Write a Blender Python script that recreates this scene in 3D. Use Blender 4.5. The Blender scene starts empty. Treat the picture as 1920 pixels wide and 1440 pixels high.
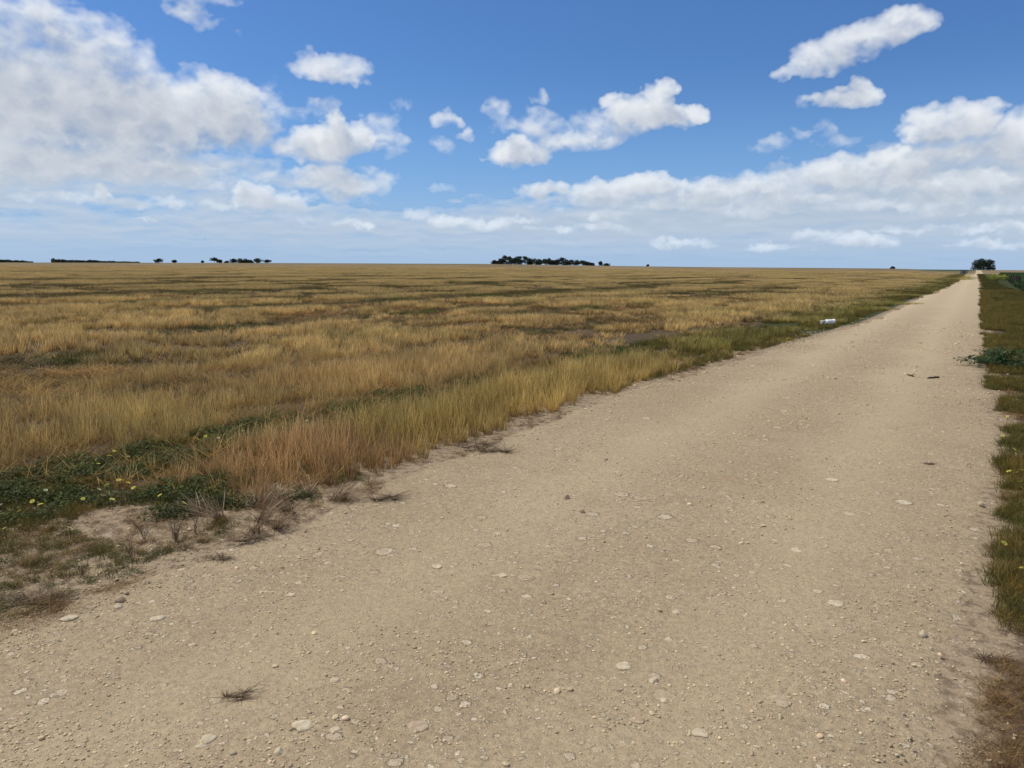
import bpy, math, random
import numpy as np
from mathutils import Vector, Matrix, Euler

# ---------------------------------------------------------------- camera, world, sun, exposure
scene = bpy.context.scene
COL = scene.collection
CAM_H = 1.6
PITCH, YAW, ROLL = math.radians(8.7), math.radians(30.75), math.radians(0.4)
FPX, PW, PH = 1440.0, 1920.0, 1440.0
cam_data = bpy.data.cameras.new("camera")
cam_data.sensor_width = 36.0
cam_data.lens = 36.0 * FPX / PW
cam_data.clip_start = 0.05
cam_data.clip_end = 30000.0
cam = bpy.data.objects.new("camera", cam_data)
COL.objects.link(cam)
CR = Matrix.Rotation(YAW, 3, 'Z') @ Matrix.Rotation(math.pi/2 - PITCH, 3, 'X') @ Matrix.Rotation(ROLL, 3, 'Z')
cam.matrix_world = Matrix.Translation((0, 0, CAM_H)) @ CR.to_4x4()
scene.camera = cam

def ray(px, py):
    """direction through a point measured on the 1920 x 1440 photograph"""
    return (CR @ Vector(((px - PW/2)/FPX, -(py - PH/2)/FPX, -1.0))).normalized()
def spot(px, py, z=0.0):
    """where that line of sight meets the ground"""
    d = ray(px, py); t = (z - CAM_H)/d.z
    return d.x*t, d.y*t
def at_depth(px, py, dist):
    d = ray(px, py); h = math.hypot(d.x, d.y)
    return d.x/h*dist, d.y/h*dist, CAM_H + d.z/h*dist
def azel(px, py):
    d = ray(px, py)
    return math.atan2(-d.x, d.y), math.asin(d.z)

scene.view_settings.view_transform = 'Standard'
scene.view_settings.look = 'None'
scene.view_settings.gamma = 1.0
scene.view_settings.exposure = 0.0
scene.cycles.max_bounces = 6
scene.cycles.diffuse_bounces = 3
scene.cycles.transmission_bounces = 3
scene.cycles.transparent_max_bounces = 8

SUN_EL, SUN_AZ = math.radians(58), math.radians(104)     # azimuth measured from +Y towards -X
sun_vec = Vector((-math.sin(SUN_AZ)*math.cos(SUN_EL), math.cos(SUN_AZ)*math.cos(SUN_EL), math.sin(SUN_EL)))
sd = bpy.data.lights.new("sun", 'SUN'); sd.energy = 3.0; sd.angle = math.radians(2.5); sd.color = (1.0, 0.93, 0.80)
sun = bpy.data.objects.new("sun", sd); COL.objects.link(sun)
sun.rotation_euler = sun_vec.to_track_quat('Z', 'Y').to_euler()

class NT:
    """small helper for wiring shader nodes"""
    def __init__(s, tree): s.t = tree; s.n = tree.nodes; s.l = tree.links
    def add(s, typ, **kw):
        n = s.n.new(typ)
        for k, v in kw.items(): setattr(n, k, v)
        return n
    def put(s, sock, v):
        if v is None: return
        if isinstance(v, bpy.types.NodeSocket): s.l.new(v, sock)
        else:
            if sock.type == 'RGBA' and len(v) == 3: v = (*v, 1)
            sock.default_value = v
    def math(s, op, a, b=None, c=None, clamp=False):
        n = s.add('ShaderNodeMath', operation=op, use_clamp=clamp)
        for i, v in enumerate((a, b, c)): s.put(n.inputs[i], v)
        return n.outputs[0]
    def vec(s, op, a, b=None, c=None):
        n = s.add('ShaderNodeVectorMath', operation=op)
        for i, v in enumerate((a, b, c)):
            if v is not None: s.put(n.inputs[i], v)
        return n.outputs['Value'] if op in ('DOT_PRODUCT', 'LENGTH', 'DISTANCE') else n.outputs[0]
    def noise(s, v, scale, detail=4, rough=.5, dist=0.0, dim='3D', lac=2.0):
        n = s.add('ShaderNodeTexNoise', noise_dimensions=dim)
        s.put(n.inputs['Vector'], v); n.inputs['Scale'].default_value = scale
        n.inputs['Detail'].default_value = detail; n.inputs['Roughness'].default_value = rough
        n.inputs['Distortion'].default_value = dist; n.inputs['Lacunarity'].default_value = lac
        return n
    def voro(s, v, scale, feature='F1', rnd=1.0, dim='3D', smooth=None):
        n = s.add('ShaderNodeTexVoronoi', feature=feature, voronoi_dimensions=dim)
        s.put(n.inputs['Vector'], v); n.inputs['Scale'].default_value = scale
        n.inputs['Randomness'].default_value = rnd
        if smooth is not None: n.inputs['Smoothness'].default_value = smooth
        return n
    def ss(s, v, lo, hi, a=0.0, b=1.0):
        n = s.add('ShaderNodeMapRange', interpolation_type='SMOOTHSTEP')
        s.put(n.inputs[0], v); s.put(n.inputs[1], lo); s.put(n.inputs[2], hi)
        n.inputs[3].default_value = a; n.inputs[4].default_value = b
        return n.outputs[0]
    def lin(s, v, lo, hi, a=0.0, b=1.0):
        n = s.add('ShaderNodeMapRange')
        s.put(n.inputs[0], v); s.put(n.inputs[1], lo); s.put(n.inputs[2], hi)
        n.inputs[3].default_value = a; n.inputs[4].default_value = b
        return n.outputs[0]
    def mix(s, f, a, b, mode='MIX'):
        n = s.add('ShaderNodeMix', data_type='RGBA', blend_type=mode)
        s.put(n.inputs[0], f); s.put(n.inputs[6], a); s.put(n.inputs[7], b)
        return n.outputs[2]
    def mapping(s, v, loc=(0,0,0), rot=(0,0,0), scale=(1,1,1), typ='POINT'):
        n = s.add('ShaderNodeMapping', vector_type=typ)
        s.put(n.inputs[0], v); n.inputs[1].default_value = loc
        n.inputs[2].default_value = rot; n.inputs[3].default_value = scale
        return n.outputs[0]
    def comb(s, x, y, z=0.0):
        n = s.add('ShaderNodeCombineXYZ')
        for i, v in enumerate((x, y, z)): s.put(n.inputs[i], v)
        return n.outputs[0]
    def sep(s, v):
        n = s.add('ShaderNodeSeparateXYZ'); s.put(n.inputs[0], v); return n.outputs

# ---------------------------------------------------------------- procedural noise used by the clouds and the planting
def _lattice(seed, n=256):
    return np.random.RandomState(seed).rand(n, n).astype(np.float32)
_LAT = {}
def vnoise(x, y, seed=0):
    """smooth value noise, 0..1, period 256"""
    if seed not in _LAT: _LAT[seed] = _lattice(seed)
    g = _LAT[seed]
    xi = np.floor(x).astype(np.int64); yi = np.floor(y).astype(np.int64)
    fx = (x - xi).astype(np.float32); fy = (y - yi).astype(np.float32)
    fx = fx*fx*fx*(fx*(fx*6 - 15) + 10); fy = fy*fy*fy*(fy*(fy*6 - 15) + 10)
    x0 = xi & 255; x1 = (xi + 1) & 255; y0 = yi & 255; y1 = (yi + 1) & 255
    a = g[y0, x0]; b = g[y0, x1]; c = g[y1, x0]; d = g[y1, x1]
    return (a + (b - a)*fx)*(1 - fy) + (c + (d - c)*fx)*fy
def fbm(x, y, octaves=5, rough=.5, seed=0, billow=False):
    s = 0; w = 1.0; tot = 0
    c, sn = math.cos(.6), math.sin(.6)
    for o in range(octaves):
        n = vnoise(x, y, seed*17 + o)
        if billow: n = 1 - abs(2*n - 1)
        s = s + w*n; tot += w; w *= rough
        x, y = (x*c - y*sn)*2.03 + 11.3, (x*sn + y*c)*2.03 + 5.7
    return s/tot
def sstep(x, a, b):
    t = np.clip((x - a)/(b - a), 0, 1); return t*t*(3 - 2*t)

# ---------------------------------------------------------------- clouds: light marched through heaps of soft ellipses
# (photo x, y, radius x, radius y, tilt deg, weight)
CUMULUS = [
 (60,200,270,110,0,1.55),(250,225,210,98,-4,1.6),(410,215,116,80,0,1.5),(110,75,170,80,14,.95),(170,120,120,56,0,.95),
 (-120,150,260,170,0,1.3),(60,300,300,44,0,1.3),(320,310,120,38,0,.95),(240,100,50,40,30,.45),(485,205,50,55,0,.5),(30,20,150,60,10,.55),
 (-150,330,200,40,0,1.0),(200,180,120,40,0,1.0),(440,175,60,36,0,1.2),(60,60,70,40,0,.6),
 (345,5,75,38,18,.62),(390,-10,60,25,0,.5),(360,25,24,18,0,.45),
 (632,130,72,27,6,1.05),(575,112,32,26,20,.45),(640,140,60,14,0,.8),
 (612,272,84,34,0,1.7),(625,238,26,32,0,1.5),(665,262,42,36,0,1.4),(560,270,42,24,0,1.2),(715,235,40,30,-40,.42),(735,262,24,40,-20,.4),(590,208,60,20,0,.34),
 (475,372,46,30,0,1.5),(455,360,26,22,0,1.3),(540,378,42,22,0,1.3),(650,345,50,34,0,1.4),(615,325,50,20,0,1.1),(560,330,70,16,0,.5),(700,340,40,26,0,.42),
 (838,216,28,24,0,.9),(875,258,12,18,0,.65),(835,276,30,18,0,.38),
 (968,290,62,28,0,1.45),(965,268,30,18,0,1.3),(1010,238,70,30,8,.6),(1030,225,30,20,0,.5),(1070,262,80,24,-4,.75),(1110,232,66,28,0,.6),(935,205,18,22,0,.36),(945,238,26,16,0,.5),(1000,182,14,14,0,.3),
 (1215,210,70,32,4,1.6),(1248,175,24,34,0,1.5),(1225,180,30,26,0,1.3),(1292,212,40,15,-6,1.2),(1145,188,28,15,0,.9),(1165,238,50,22,0,.45),
 (1572,92,84,38,-12,1.1),(1662,64,74,38,-16,1.1),(1505,122,50,14,-12,.8),(1712,38,24,22,-30,.9),(1600,72,60,26,-10,1.0),
 (1595,184,54,22,0,1.2),(1604,165,24,24,0,1.1),(1535,188,44,11,0,.65),(1630,190,26,11,0,.7),
 (1495,252,22,14,0,.32),(1545,245,24,22,0,.3),(1450,272,40,14,0,.28),(1560,268,40,10,0,.25),
 (1770,245,80,34,0,1.6),(1822,225,52,42,0,1.6),(1748,222,48,30,0,1.35),(1905,250,60,50,0,1.2),(1850,288,120,22,0,.95),(1990,250,100,70,0,1.3),(1800,290,60,16,0,.8),
 (1590,325,90,34,0,1.15),(1700,325,60,36,0,1.25),(1645,305,60,20,0,1.15),(1850,345,140,24,0,1.15),(1450,345,100,26,0,1.0),(1320,362,110,24,0,1.0),(1690,300,44,20,0,1.2),
 (1215,345,66,22,0,1.35),(1130,368,70,24,0,1.05),(1170,352,50,18,0,1.1),(1022,356,42,18,0,1.35),(1010,385,40,10,0,.4),(1990,340,120,50,0,1.1),(1395,325,34,14,0,.5),(1300,345,60,14,0,.9),
 (1500,372,120,14,0,.8),(1700,385,160,16,0,.9),(1400,395,90,12,0,.7),(1850,390,120,16,0,.9),(1240,385,110,12,0,.8),(1770,365,70,18,0,1.0),
 (800,400,34,13,0,.55),(860,418,44,15,0,1.35),(676,421,26,11,0,.9),(935,420,36,11,0,.8),(600,408,60,8,0,.3),
 (120,372,90,14,0,.65),(190,366,18,16,0,1.0),(270,415,22,5,0,.6),(1610,452,56,14,0,1.1),(1520,442,50,10,0,.8),(1450,462,60,8,0,.7),(1280,458,50,8,0,.6),
 (1080,428,90,9,0,.7),(1120,405,80,9,0,.6),(1700,430,90,10,0,.7),(1870,435,90,12,0,.8),(1870,462,90,8,0,.6),(60,352,60,12,0,.5),(350,378,90,10,0,.4),
 (985,412,50,7,0,.5),(830,350,26,8,0,.24),(1740,352,50,10,0,.9),
]
DECK = [
 (1500,392,500,58,0,1.0),(1750,372,420,80,0,1.05),(1250,415,330,42,0,.95),(1090,425,200,30,0,.75),(2000,400,400,90,0,1.05),
 (150,365,380,26,0,.42),(-100,340,300,60,0,.7),(350,425,460,30,0,.42),(900,450,900,24,0,.34),(1500,458,700,26,0,.6),(-300,440,500,40,0,.6),(300,330,200,30,0,.35),
]
AZ0, AZ1, EL0, EL1 = math.radians(-22), math.radians(92), math.radians(-1.5), math.radians(30)
def cloud_map(ppd=20):
    nx = int(math.degrees(AZ1 - AZ0)*ppd); ny = int(math.degrees(EL1 - EL0)*ppd)
    azs = np.linspace(AZ0, AZ1, nx, dtype=np.float32); els = np.linspace(EL0, EL1, ny, dtype=np.float32)
    U, V = np.meshgrid(azs, els)
    D = 180/math.pi
    X, Y = U*D, V*D                                     # degrees
    wx = fbm(X*.55, Y*.8, 4, .5, 1) - .5; wy = fbm(X*.55 + 40, Y*.8 + 9, 4, .5, 2) - .5
    wx2 = fbm(X*2.6, Y*3.2, 4, .55, 3) - .5; wy2 = fbm(X*2.6 + 70, Y*3.2, 4, .55, 4) - .5
    UU = X + wx*2.4 + wx2*.5; VV = Y + wy*1.0 + wy2*.4
    def heap(lst, UU, VV, p=8.0):
        acc = np.full(X.shape, -1.2, np.float32)
        for (x, y, rx, ry, rot, w) in lst:
            u, v = azel(x, y); ua, _ = azel(x + 5, y); _, va = azel(x, y - 5)
            u *= D; v *= D; ru = abs(ua*D - u)/5*rx*1.18; rv = abs(va*D - v)/5*ry*1.18
            c, s = math.cos(math.radians(rot)), math.sin(math.radians(rot))
            a = ((UU - u)*c + (VV - v)*s)/ru; b = (-(UU - u)*s + (VV - v)*c)/rv
            b = np.where(b < 0, b*1.12, b)
            f = w*(1 - (a*a + b*b))
            h = np.clip(.5 + .5*(f - acc)/.16, 0, 1)     # polynomial smooth maximum
            acc = acc*(1 - h) + f*h + .16*h*(1 - h)*.5
            acc = np.maximum(acc, -1.2)
        return acc
    base = heap(CUMULUS, UU, VV)
    f1 = fbm(X*.85, Y*1.15, 7, .42, 5) - .5
    bl = fbm(X*.62 + wx2*.5, Y*.85 + wy2*.5, 6, .42, 6, True) - .60
    bl = bl*sstep(base, -.3, .7)
    wisp = fbm(X*1.1 + wx*6, Y*2.2 + wy*6, 6, .6, 7) - .5
    dens = base*1.0 + f1*.95 + bl*.62 + wisp*.40 - .02
    dens = np.where(base <= -1.15, -1, dens)
    # deck: stretched by the low angle, in perspective (finer towards the horizon)
    dk = heap(DECK, X + wx*3, Y + wy*.5)
    pv = 26.0/(Y + 3.2)
    st = fbm(X*.22, pv*2.6 + X*.05 + wx*1.5, 5, .52, 8) - .5
    st2 = fbm(X*.6, pv*5.5 + wx*2, 5, .5, 9) - .5
    deck = dk*1.1 + st*1.7 + st2*.8 + .34
    cu = np.clip(dens, 0, None)
    de = np.clip(deck, 0, None)
    # light marched from above and slightly left
    def march(d, step_deg, n, k):
        tau = np.zeros_like(d)
        for i in range(1, n + 1):
            s = step_deg*i*ppd
            dy = int(round(s*.93)); dxp = int(round(s*.36))
            sh = np.zeros_like(d)
            sh[:ny - dy, :nx - dxp] = d[dy:, dxp:]
            tau += np.minimum(sh, .95)
        return np.exp(-k*step_deg*tau)
    low = sstep(Y, 10, 1)                               # clouds near the horizon are far: shorter light paths
    Lc = march(cu, .20, 14, .78)*(1 - low) + march(cu, .10, 10, 1.7)*low
    Ls = march(cu, .07, 5, 3.2)
    relief = np.clip(.5 + .5*f1 + .55*bl, 0, 1)
    relief = relief - .45
    Lc = .07 + 1.20*Lc + .22*(Ls - .5) + .62*relief + .12*sstep(cu, .45, 1.2)
    Lc = np.clip(Lc, 0, 1)
    Ld = np.clip(.40 + 1.0*(march(de, .08, 6, 1.5) - .6) + .55*st2 + .25*st, 0, 1)
    ac = 1 - np.exp(-1.9*cu**1.35); ad = (1 - np.exp(-2.0*de))*.90*sstep(Y, -.2, 2.6)
    shade = np.array([.35, .40, .49], np.float32); litc = np.array([.84, .87, .90], np.float32)
    air = np.array([.50, .61, .75], np.float32)
    cc = shade + (litc - shade)*(Lc**.85)[..., None]
    fa = (.62*sstep(Y, 8.5, .2))[..., None]
    cc = cc*(1 - fa) + (air*(.82 + .42*Lc[..., None]))*fa
    dc = np.array([.44, .52, .62], np.float32) + (np.array([.70, .74, .79], np.float32) - np.array([.44, .52, .62], np.float32))*Ld[..., None]
    fd = (.75*sstep(Y, 6.5, 0))[..., None]
    dc = dc*(1 - fd) + air*fd*(.92 + .16*Ld[..., None])
    A = 1 - (1 - ac)*(1 - ad)
    RGB = (cc*ac[..., None] + dc*((1 - ac)*ad)[..., None])/np.maximum(A, 1e-4)[..., None]
    for _ in range(2):                                 # a little softening, as thin vapour at the rims
        A = (A*2 + np.roll(A, 1, 0) + np.roll(A, -1, 0) + np.roll(A, 1, 1) + np.roll(A, -1, 1))/6
    edge = sstep(U, AZ0, AZ0 + .12)*sstep(U, AZ1, AZ1 - .12)*sstep(V, EL1, EL1 - .10)
    out = np.concatenate([RGB, (A*edge)[..., None]], 2).astype(np.float32)
    return out

world = bpy.data.worlds.new("World"); scene.world = world; world.use_nodes = True
wt = NT(world.node_tree); wt.n.clear()
SKY_STRENGTH = 0.10
SKY_TINT = (.45, .72, 1.09)
sky = wt.add('ShaderNodeTexSky', sky_type='NISHITA', sun_disc=False)
sky.sun_elevation = SUN_EL; sky.sun_rotation = -SUN_AZ
sky.altitude = 50; sky.air_density = 1.0; sky.dust_density = 0.6; sky.ozone_density = 1.6
Dn = wt.vec('NORMALIZE', wt.add('ShaderNodeTexCoord').outputs['Generated'])
dx = wt.sep(Dn)
az = wt.math('ARCTAN2', wt.math('MULTIPLY', dx[0], -1.0), dx[1])
el = wt.math('ARCSINE', dx[2])
K = 1.0/SKY_STRENGTH
# clear sky: the Nishita blue, deepened a little, paling to the horizon
clear = wt.mix(1.0, sky.outputs[0], SKY_TINT, 'MULTIPLY')
hz = wt.ss(el, .0, .24, 1, 0)
clear = wt.mix(wt.math('MULTIPLY', hz, .70), clear, tuple(K*c for c in (.27, .48, .84)))
hz2 = wt.ss(el, -.02, .125, 1, 0)
clear = wt.mix(wt.math('MULTIPLY', hz2, .85), clear, tuple(K*c for c in (.42, .56, .745)))
# clouds over the part of the sky the field faces: generated above, mapped on the sphere by direction
cm = cloud_map()
cimg = bpy.data.images.new("cloud_field", cm.shape[1], cm.shape[0], alpha=True, float_buffer=True)
cimg.colorspace_settings.name = 'Non-Color'; cimg.alpha_mode = 'CHANNEL_PACKED'
cimg.pixels.foreach_set(cm.ravel()); cimg.update(); cimg.pack()
ti = wt.add('ShaderNodeTexImage', image=cimg, extension='CLIP', interpolation='Cubic')
wt.l.new(wt.comb(wt.lin(az, AZ0, AZ1), wt.lin(el, EL0, EL1)), ti.inputs[0])
# and unseen clouds over the rest of it, thickened to neutralise the blue fill
nz = wt.noise(wt.mapping(Dn, scale=(1, 1, 1.8)), 3.0, 5, .55).outputs[0]
outside = wt.math('MAXIMUM', wt.ss(el, EL1 - .1, EL1), wt.math('MAXIMUM', wt.ss(az, AZ1 - .12, AZ1), wt.ss(az, AZ0 + .12, AZ0)))
oa = wt.math('MULTIPLY', wt.ss(nz, .42, .58), outside)
col = wt.mix(oa, clear, tuple(K*c for c in (.72, .73, .75)))
col = wt.mix(ti.outputs[1], col, wt.vec('MULTIPLY', ti.outputs[0], (K, K, K)))
below = wt.ss(el, -.03, -.002, 1, 0)
col = wt.mix(below, col, tuple(K*c for c in (.25, .22, .17)))
bg = wt.add('ShaderNodeBackground'); wt.l.new(col, bg.inputs[0]); bg.inputs[1].default_value = SKY_STRENGTH
wo = wt.add('ShaderNodeOutputWorld'); wt.l.new(bg.outputs[0], wo.inputs[0])
world.cycles.sampling_method = 'MANUAL'; world.cycles.sample_map_resolution = 512
# ---------------------------------------------------------------- helpers for objects
rng = np.random.RandomState(7)
def tag(o, label=None, cat=None, group=None, kind=None):
    if label: o['label'] = label
    if cat: o['category'] = cat
    if group: o['group'] = group
    if kind: o['kind'] = kind
    return o
def mesh_from(name, verts, faces, mat=None, smooth=False):
    """faces: (n,3) or (n,4) integer array, or a list of index tuples"""
    me = bpy.data.meshes.new(name)
    if isinstance(faces, np.ndarray):
        verts = np.asarray(verts, np.float32); n, k = faces.shape
        me.vertices.add(len(verts)); me.vertices.foreach_set('co', verts.ravel())
        me.loops.add(n*k); me.loops.foreach_set('vertex_index', faces.astype(np.int32).ravel())
        me.polygons.add(n); me.polygons.foreach_set('loop_start', (np.arange(n)*k).astype(np.int32))
        try: me.polygons.foreach_set('loop_total', np.full(n, k, np.int32))
        except Exception: pass
        me.update(calc_edges=True)
    else:
        me.from_pydata([tuple(v) for v in verts], [], faces); me.update()
    if mat: me.materials.append(mat)
    if smooth: me.polygons.foreach_set('use_smooth', np.ones(len(me.polygons), bool))
    return me
def put(name, me, parent=None, loc=None, rot=None):
    o = bpy.data.objects.new(name, me); COL.objects.link(o)
    if parent: o.parent = parent
    if loc is not None: o.location = loc
    if rot is not None: o.rotation_euler = rot
    return o
def empty(name, loc, rz=0):
    o = bpy.data.objects.new(name, None); COL.objects.link(o); o.location = loc; o.rotation_euler = (0, 0, rz)
    o.empty_display_size = .1
    return o
def fattr(me, name, arr, dom='POINT'):
    a = me.attributes.new(name, 'FLOAT', dom); a.data.foreach_set('value', np.asarray(arr, np.float32).ravel())
def cattr(me, name, arr, dom='POINT'):
    arr = np.asarray(arr, np.float32)
    if arr.shape[1] == 3: arr = np.concatenate([arr, np.ones((len(arr), 1), np.float32)], 1)
    a = me.attributes.new(name, 'FLOAT_COLOR', dom); a.data.foreach_set('color', arr.ravel())

# ---------------------------------------------------------------- the lie of the land
XL_T = [(-60,-3.5),(1.6,-3.5),(3,-3.55),(5,-3.7),(9,-3.75),(14,-3.45),(19,-3.15),(25,-2.65),(35,-2.5),(52,-2.5),(67,-2.25),(90,-1.9),(170,-2.0),(310,-2.7),(335,-2.7),(450,-1.5),(600,.3),(1100,1.4),(1500,1.6)]
XR_T = [(-60,.0),(2.7,.03),(3.7,.12),(5.4,.2),(7,.30),(9,.36),(11,.3),(15,.22),(20,.34),(29,.3),(42,.34),(54,.46),(76,.5),(126,.66),(316,.7),(335,.9),(450,2.4),(600,5.0),(1100,6.4),(1500,7)]
def road_l(y): return np.interp(y, [a for a, _ in XL_T], [b for _, b in XL_T])
def road_r(y): return np.interp(y, [a for a, _ in XR_T], [b for _, b in XR_T])
_rp = [(p, y) for p, y in [(-400,492.),(0,492.),(500,493.2),(900,494.8),(1120,498.2),(1300,500.6),(1640,503.2),(1800,505.6)]]
_raz, _rh = [], []
for p, y in _rp:
    d = ray(p, y); _raz.append(math.atan2(-d.x, d.y)); _rh.append(CAM_H + d.z/math.hypot(d.x, d.y)*900)
_raz, _rh = np.array(_raz[::-1]), np.array(_rh[::-1])
def land(x, y):
    x = np.asarray(x, np.float64); y = np.asarray(y, np.float64)
    r = np.hypot(x, y); a = np.arctan2(-x, y)
    ridge = np.interp(a, _raz, _rh)*sstep(r, 260, 900)
    ridge = ridge*(1 - .35*sstep(r, 960, 1700))
    prof = np.interp(y, [0,335,350,420,500,600,800,1100,1200,1600,4000], [0,0,-.12,-1.0,-1.5,-1.1,-.4,.80,.86,.3,.0])
    w = sstep(a, math.radians(4.2), math.radians(1.3))
    w2 = sstep(a, math.radians(-.7), math.radians(-2.2))       # right of the road: flat paddocks
    z = ridge*(1 - w) + prof*w
    z = z*(1 - w2) + w2*(np.where(y > 335, -.2, 0)*sstep(y, 335, 500))
    return np.where(y > 0, z, 0.0)

def nonuni(segs):
    out = []
    for a, b, s in segs: out.append(np.arange(a, b - 1e-6, s))
    out.append([segs[-1][1]])
    return np.concatenate(out)
def geo(a, b, n): return list(np.geomspace(a, b, n)[1:])
YS = np.concatenate([[-400,-200,-100,-60,-40,-25,-15,-10,-6,-4,-2,-1], nonuni([(0,12,.06),(12,30,.2),(30,80,1.0),(80,300,5),(300,360,2.5),(360,620,10),(620,1300,20)]), geo(1300, 14000, 16)])
XS = np.concatenate([-np.array(geo(60, 14000, 60))[::-1], nonuni([(-60,-20,2.0),(-20,-7,.5),(-7,-3.2,.06),(-3.2,-.2,.3),(-.2,1.2,.05),(1.2,4,.25),(4,20,1.0)]), geo(20, 5000, 22)])
def grid(xs, ys):
    X, Y = np.meshgrid(xs, ys)
    nx, ny = len(xs), len(ys)
    i = np.arange(ny - 1)[:, None]*nx + np.arange(nx - 1)[None]
    F = np.stack([i, i + 1, i + nx + 1, i + nx], -1).reshape(-1, 4)
    return X.ravel(), Y.ravel(), F

def material(name):
    m = bpy.data.materials.new(name); m.use_nodes = True; t = NT(m.node_tree); t.n.clear()
    return m, t
def finish(t, color, rough=.9, normal=None, spec=.2, trans=None):
    b = t.add('ShaderNodeBsdfPrincipled'); t.put(b.inputs['Base Color'], color); t.put(b.inputs['Roughness'], rough)
    b.inputs['Specular IOR Level'].default_value = spec
    if normal: t.l.new(normal, b.inputs['Normal'])
    o = t.add('ShaderNodeOutputMaterial'); s = b.outputs[0]
    if trans:
        tr = t.add('ShaderNodeBsdfTranslucent'); t.put(tr.inputs[0], color)
        mx = t.add('ShaderNodeMixShader'); mx.inputs[0].default_value = trans
        t.l.new(s, mx.inputs[1]); t.l.new(tr.outputs[0], mx.inputs[2]); s = mx.outputs[0]
    t.l.new(s, o.inputs[0]); return b
def bump(t, h, dist, strength=1.0, prev=None):
    n = t.add('ShaderNodeBump'); t.put(n.inputs['Height'], h); n.inputs['Distance'].default_value = dist
    n.inputs['Strength'].default_value = strength
    if prev: t.l.new(prev, n.inputs['Normal'])
    return n.outputs[0]

def dirt_layers(t, P):
    """compacted limestone rubble: returns colour, height"""
    big = t.noise(P, .55, 4, .55).outputs[0]
    mid = t.noise(P, 3.1, 5, .6).outputs[0]
    fin = t.noise(P, 34.0, 6, .65).outputs[0]
    grain = t.noise(P, 150.0, 4, .7).outputs[0]
    c = t.mix(t.ss(big, .35, .66), ROAD_A, ROAD_B)
    c = t.mix(t.math('MULTIPLY', t.ss(mid, .48, .72), .55), c, ROAD_C)
    red = t.noise(t.vec('ADD', P, (31, 7, 0)), .9, 4, .6).outputs[0]
    c = t.mix(t.math('MULTIPLY', t.ss(red, .50, .70), .50), c, (.43, .29, .17))
    c = t.mix(t.lin(fin, .30, .62), t.mix(.62, c, (.15, .105, .06)), c)
    c = t.mix(t.ss(grain, .35, .75, 0, .5), c, t.mix(.5, c, (.62, .55, .42)))
    h = t.math('MULTIPLY', fin, .55)
    h = t.math('MULTIPLY_ADD', grain, .16, h)
    h = t.math('MULTIPLY_ADD', mid, .5, h)
    warp = t.vec('MULTIPLY_ADD', t.vec('SUBTRACT', t.noise(P, 26.0, 3, .6).outputs['Color'], (.5, .5, .5)), (.05, .05, 0), P)
    for sc, keep, rad, hh, seed in ((150.0, .70, .46, .16, 51.), (7.0, .972, .42, .30, 3.), (15.0, .91, .42, .24, 11.), (31.0, .78, .42, .22, 23.), (70.0, .66, .44, .20, 37.)):
        q = t.vec('ADD', warp, (seed, seed*.7, 0))
        v = t.voro(q, sc, 'F1', 1, '2D')
        cs = t.sep(v.outputs['Color'])
        on = t.math('GREATER_THAN', cs[0], keep)
        r = t.math('MULTIPLY_ADD', cs[1], rad*.6, rad*.4)
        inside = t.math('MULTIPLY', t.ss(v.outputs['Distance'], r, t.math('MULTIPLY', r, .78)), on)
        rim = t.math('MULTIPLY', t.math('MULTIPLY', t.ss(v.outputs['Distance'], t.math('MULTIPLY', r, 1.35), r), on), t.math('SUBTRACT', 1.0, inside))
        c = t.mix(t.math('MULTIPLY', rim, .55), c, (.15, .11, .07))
        sc_ = t.mix(cs[2], (.47, .37, .24), (.74, .63, .46))
        c = t.mix(t.math('MULTIPLY', inside, t.math('MULTIPLY_ADD', cs[1], .60, .30)), c, sc_)
        h = t.math('MULTIPLY_ADD', inside, hh, h)
    return c, h, mid, big

ROAD_A, ROAD_B, ROAD_C = (.440, .332, .195), (.500, .385, .236), (.36, .265, .155)
mat_road, t = material("limestone_road")
P = t.add('ShaderNodeTexCoord').outputs['Object']
px = t.sep(P)
c, h, mid, big = dirt_layers(t, P)
# pale wheel tracks polished by traffic, gravelly crown between them
def track(x0, w):
    e = t.math('DIVIDE', t.math('SUBTRACT', t.math('MULTIPLY_ADD', big, .8, px[0]), x0 + .4), w)
    return t.math('POWER', 2.718, t.math('MULTIPLY', t.math('MULTIPLY', e, e), -1.0))
tk = t.math('MAXIMUM', track(-.75, .38), track(-2.35, .42))
tk = t.math('MULTIPLY', tk, t.ss(px[1], 2, 18, .5, 1.0))
c = t.mix(t.math('MULTIPLY', tk, .75), c, (.54, .43, .275))
c = t.mix(t.math('MULTIPLY', t.ss(px[1], 6, 45), .60), c, (.57, .455, .30))  # paler with distance: brighter light at grazing angles painted into the road colour
finish(t, c, .95, bump(t, h, .022, 1.0), .12)

mat_land, t = material("paddock_soil")
P = t.add('ShaderNodeTexCoord').outputs['Object']; px = t.sep(P)
za = t.add('ShaderNodeAttribute', attribute_name='zone'); z = t.sep(za.outputs['Color'])
dc, h, mid, big = dirt_layers(t, P)
n1 = t.noise(P, 14, 6, .65).outputs[0]; n2 = t.noise(P, 55, 5, .7).outputs[0]
soil = t.mix(t.ss(n1, .35, .65), (.060, .043, .028), (.115, .082, .050))
soil = t.mix(t.math('MULTIPLY', t.ss(n2, .5, .7), .6), soil, (.34, .25, .13))          # straw litter
verge = t.mix(t.ss(n1, .45, .62, 0, .75), t.mix(.45, dc, (.30, .225, .155)), (.15, .11, .07))
col = t.mix(t.ss(t.math('MULTIPLY_ADD', mid, .5, z[0]), .55, .95), soil, verge)
green = t.mix(n2, (.025, .035, .012), (.065, .075, .028))
col = t.mix(t.ss(t.math('MULTIPLY_ADD', n1, .6, z[1]), .75, 1.05), col, green)
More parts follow.
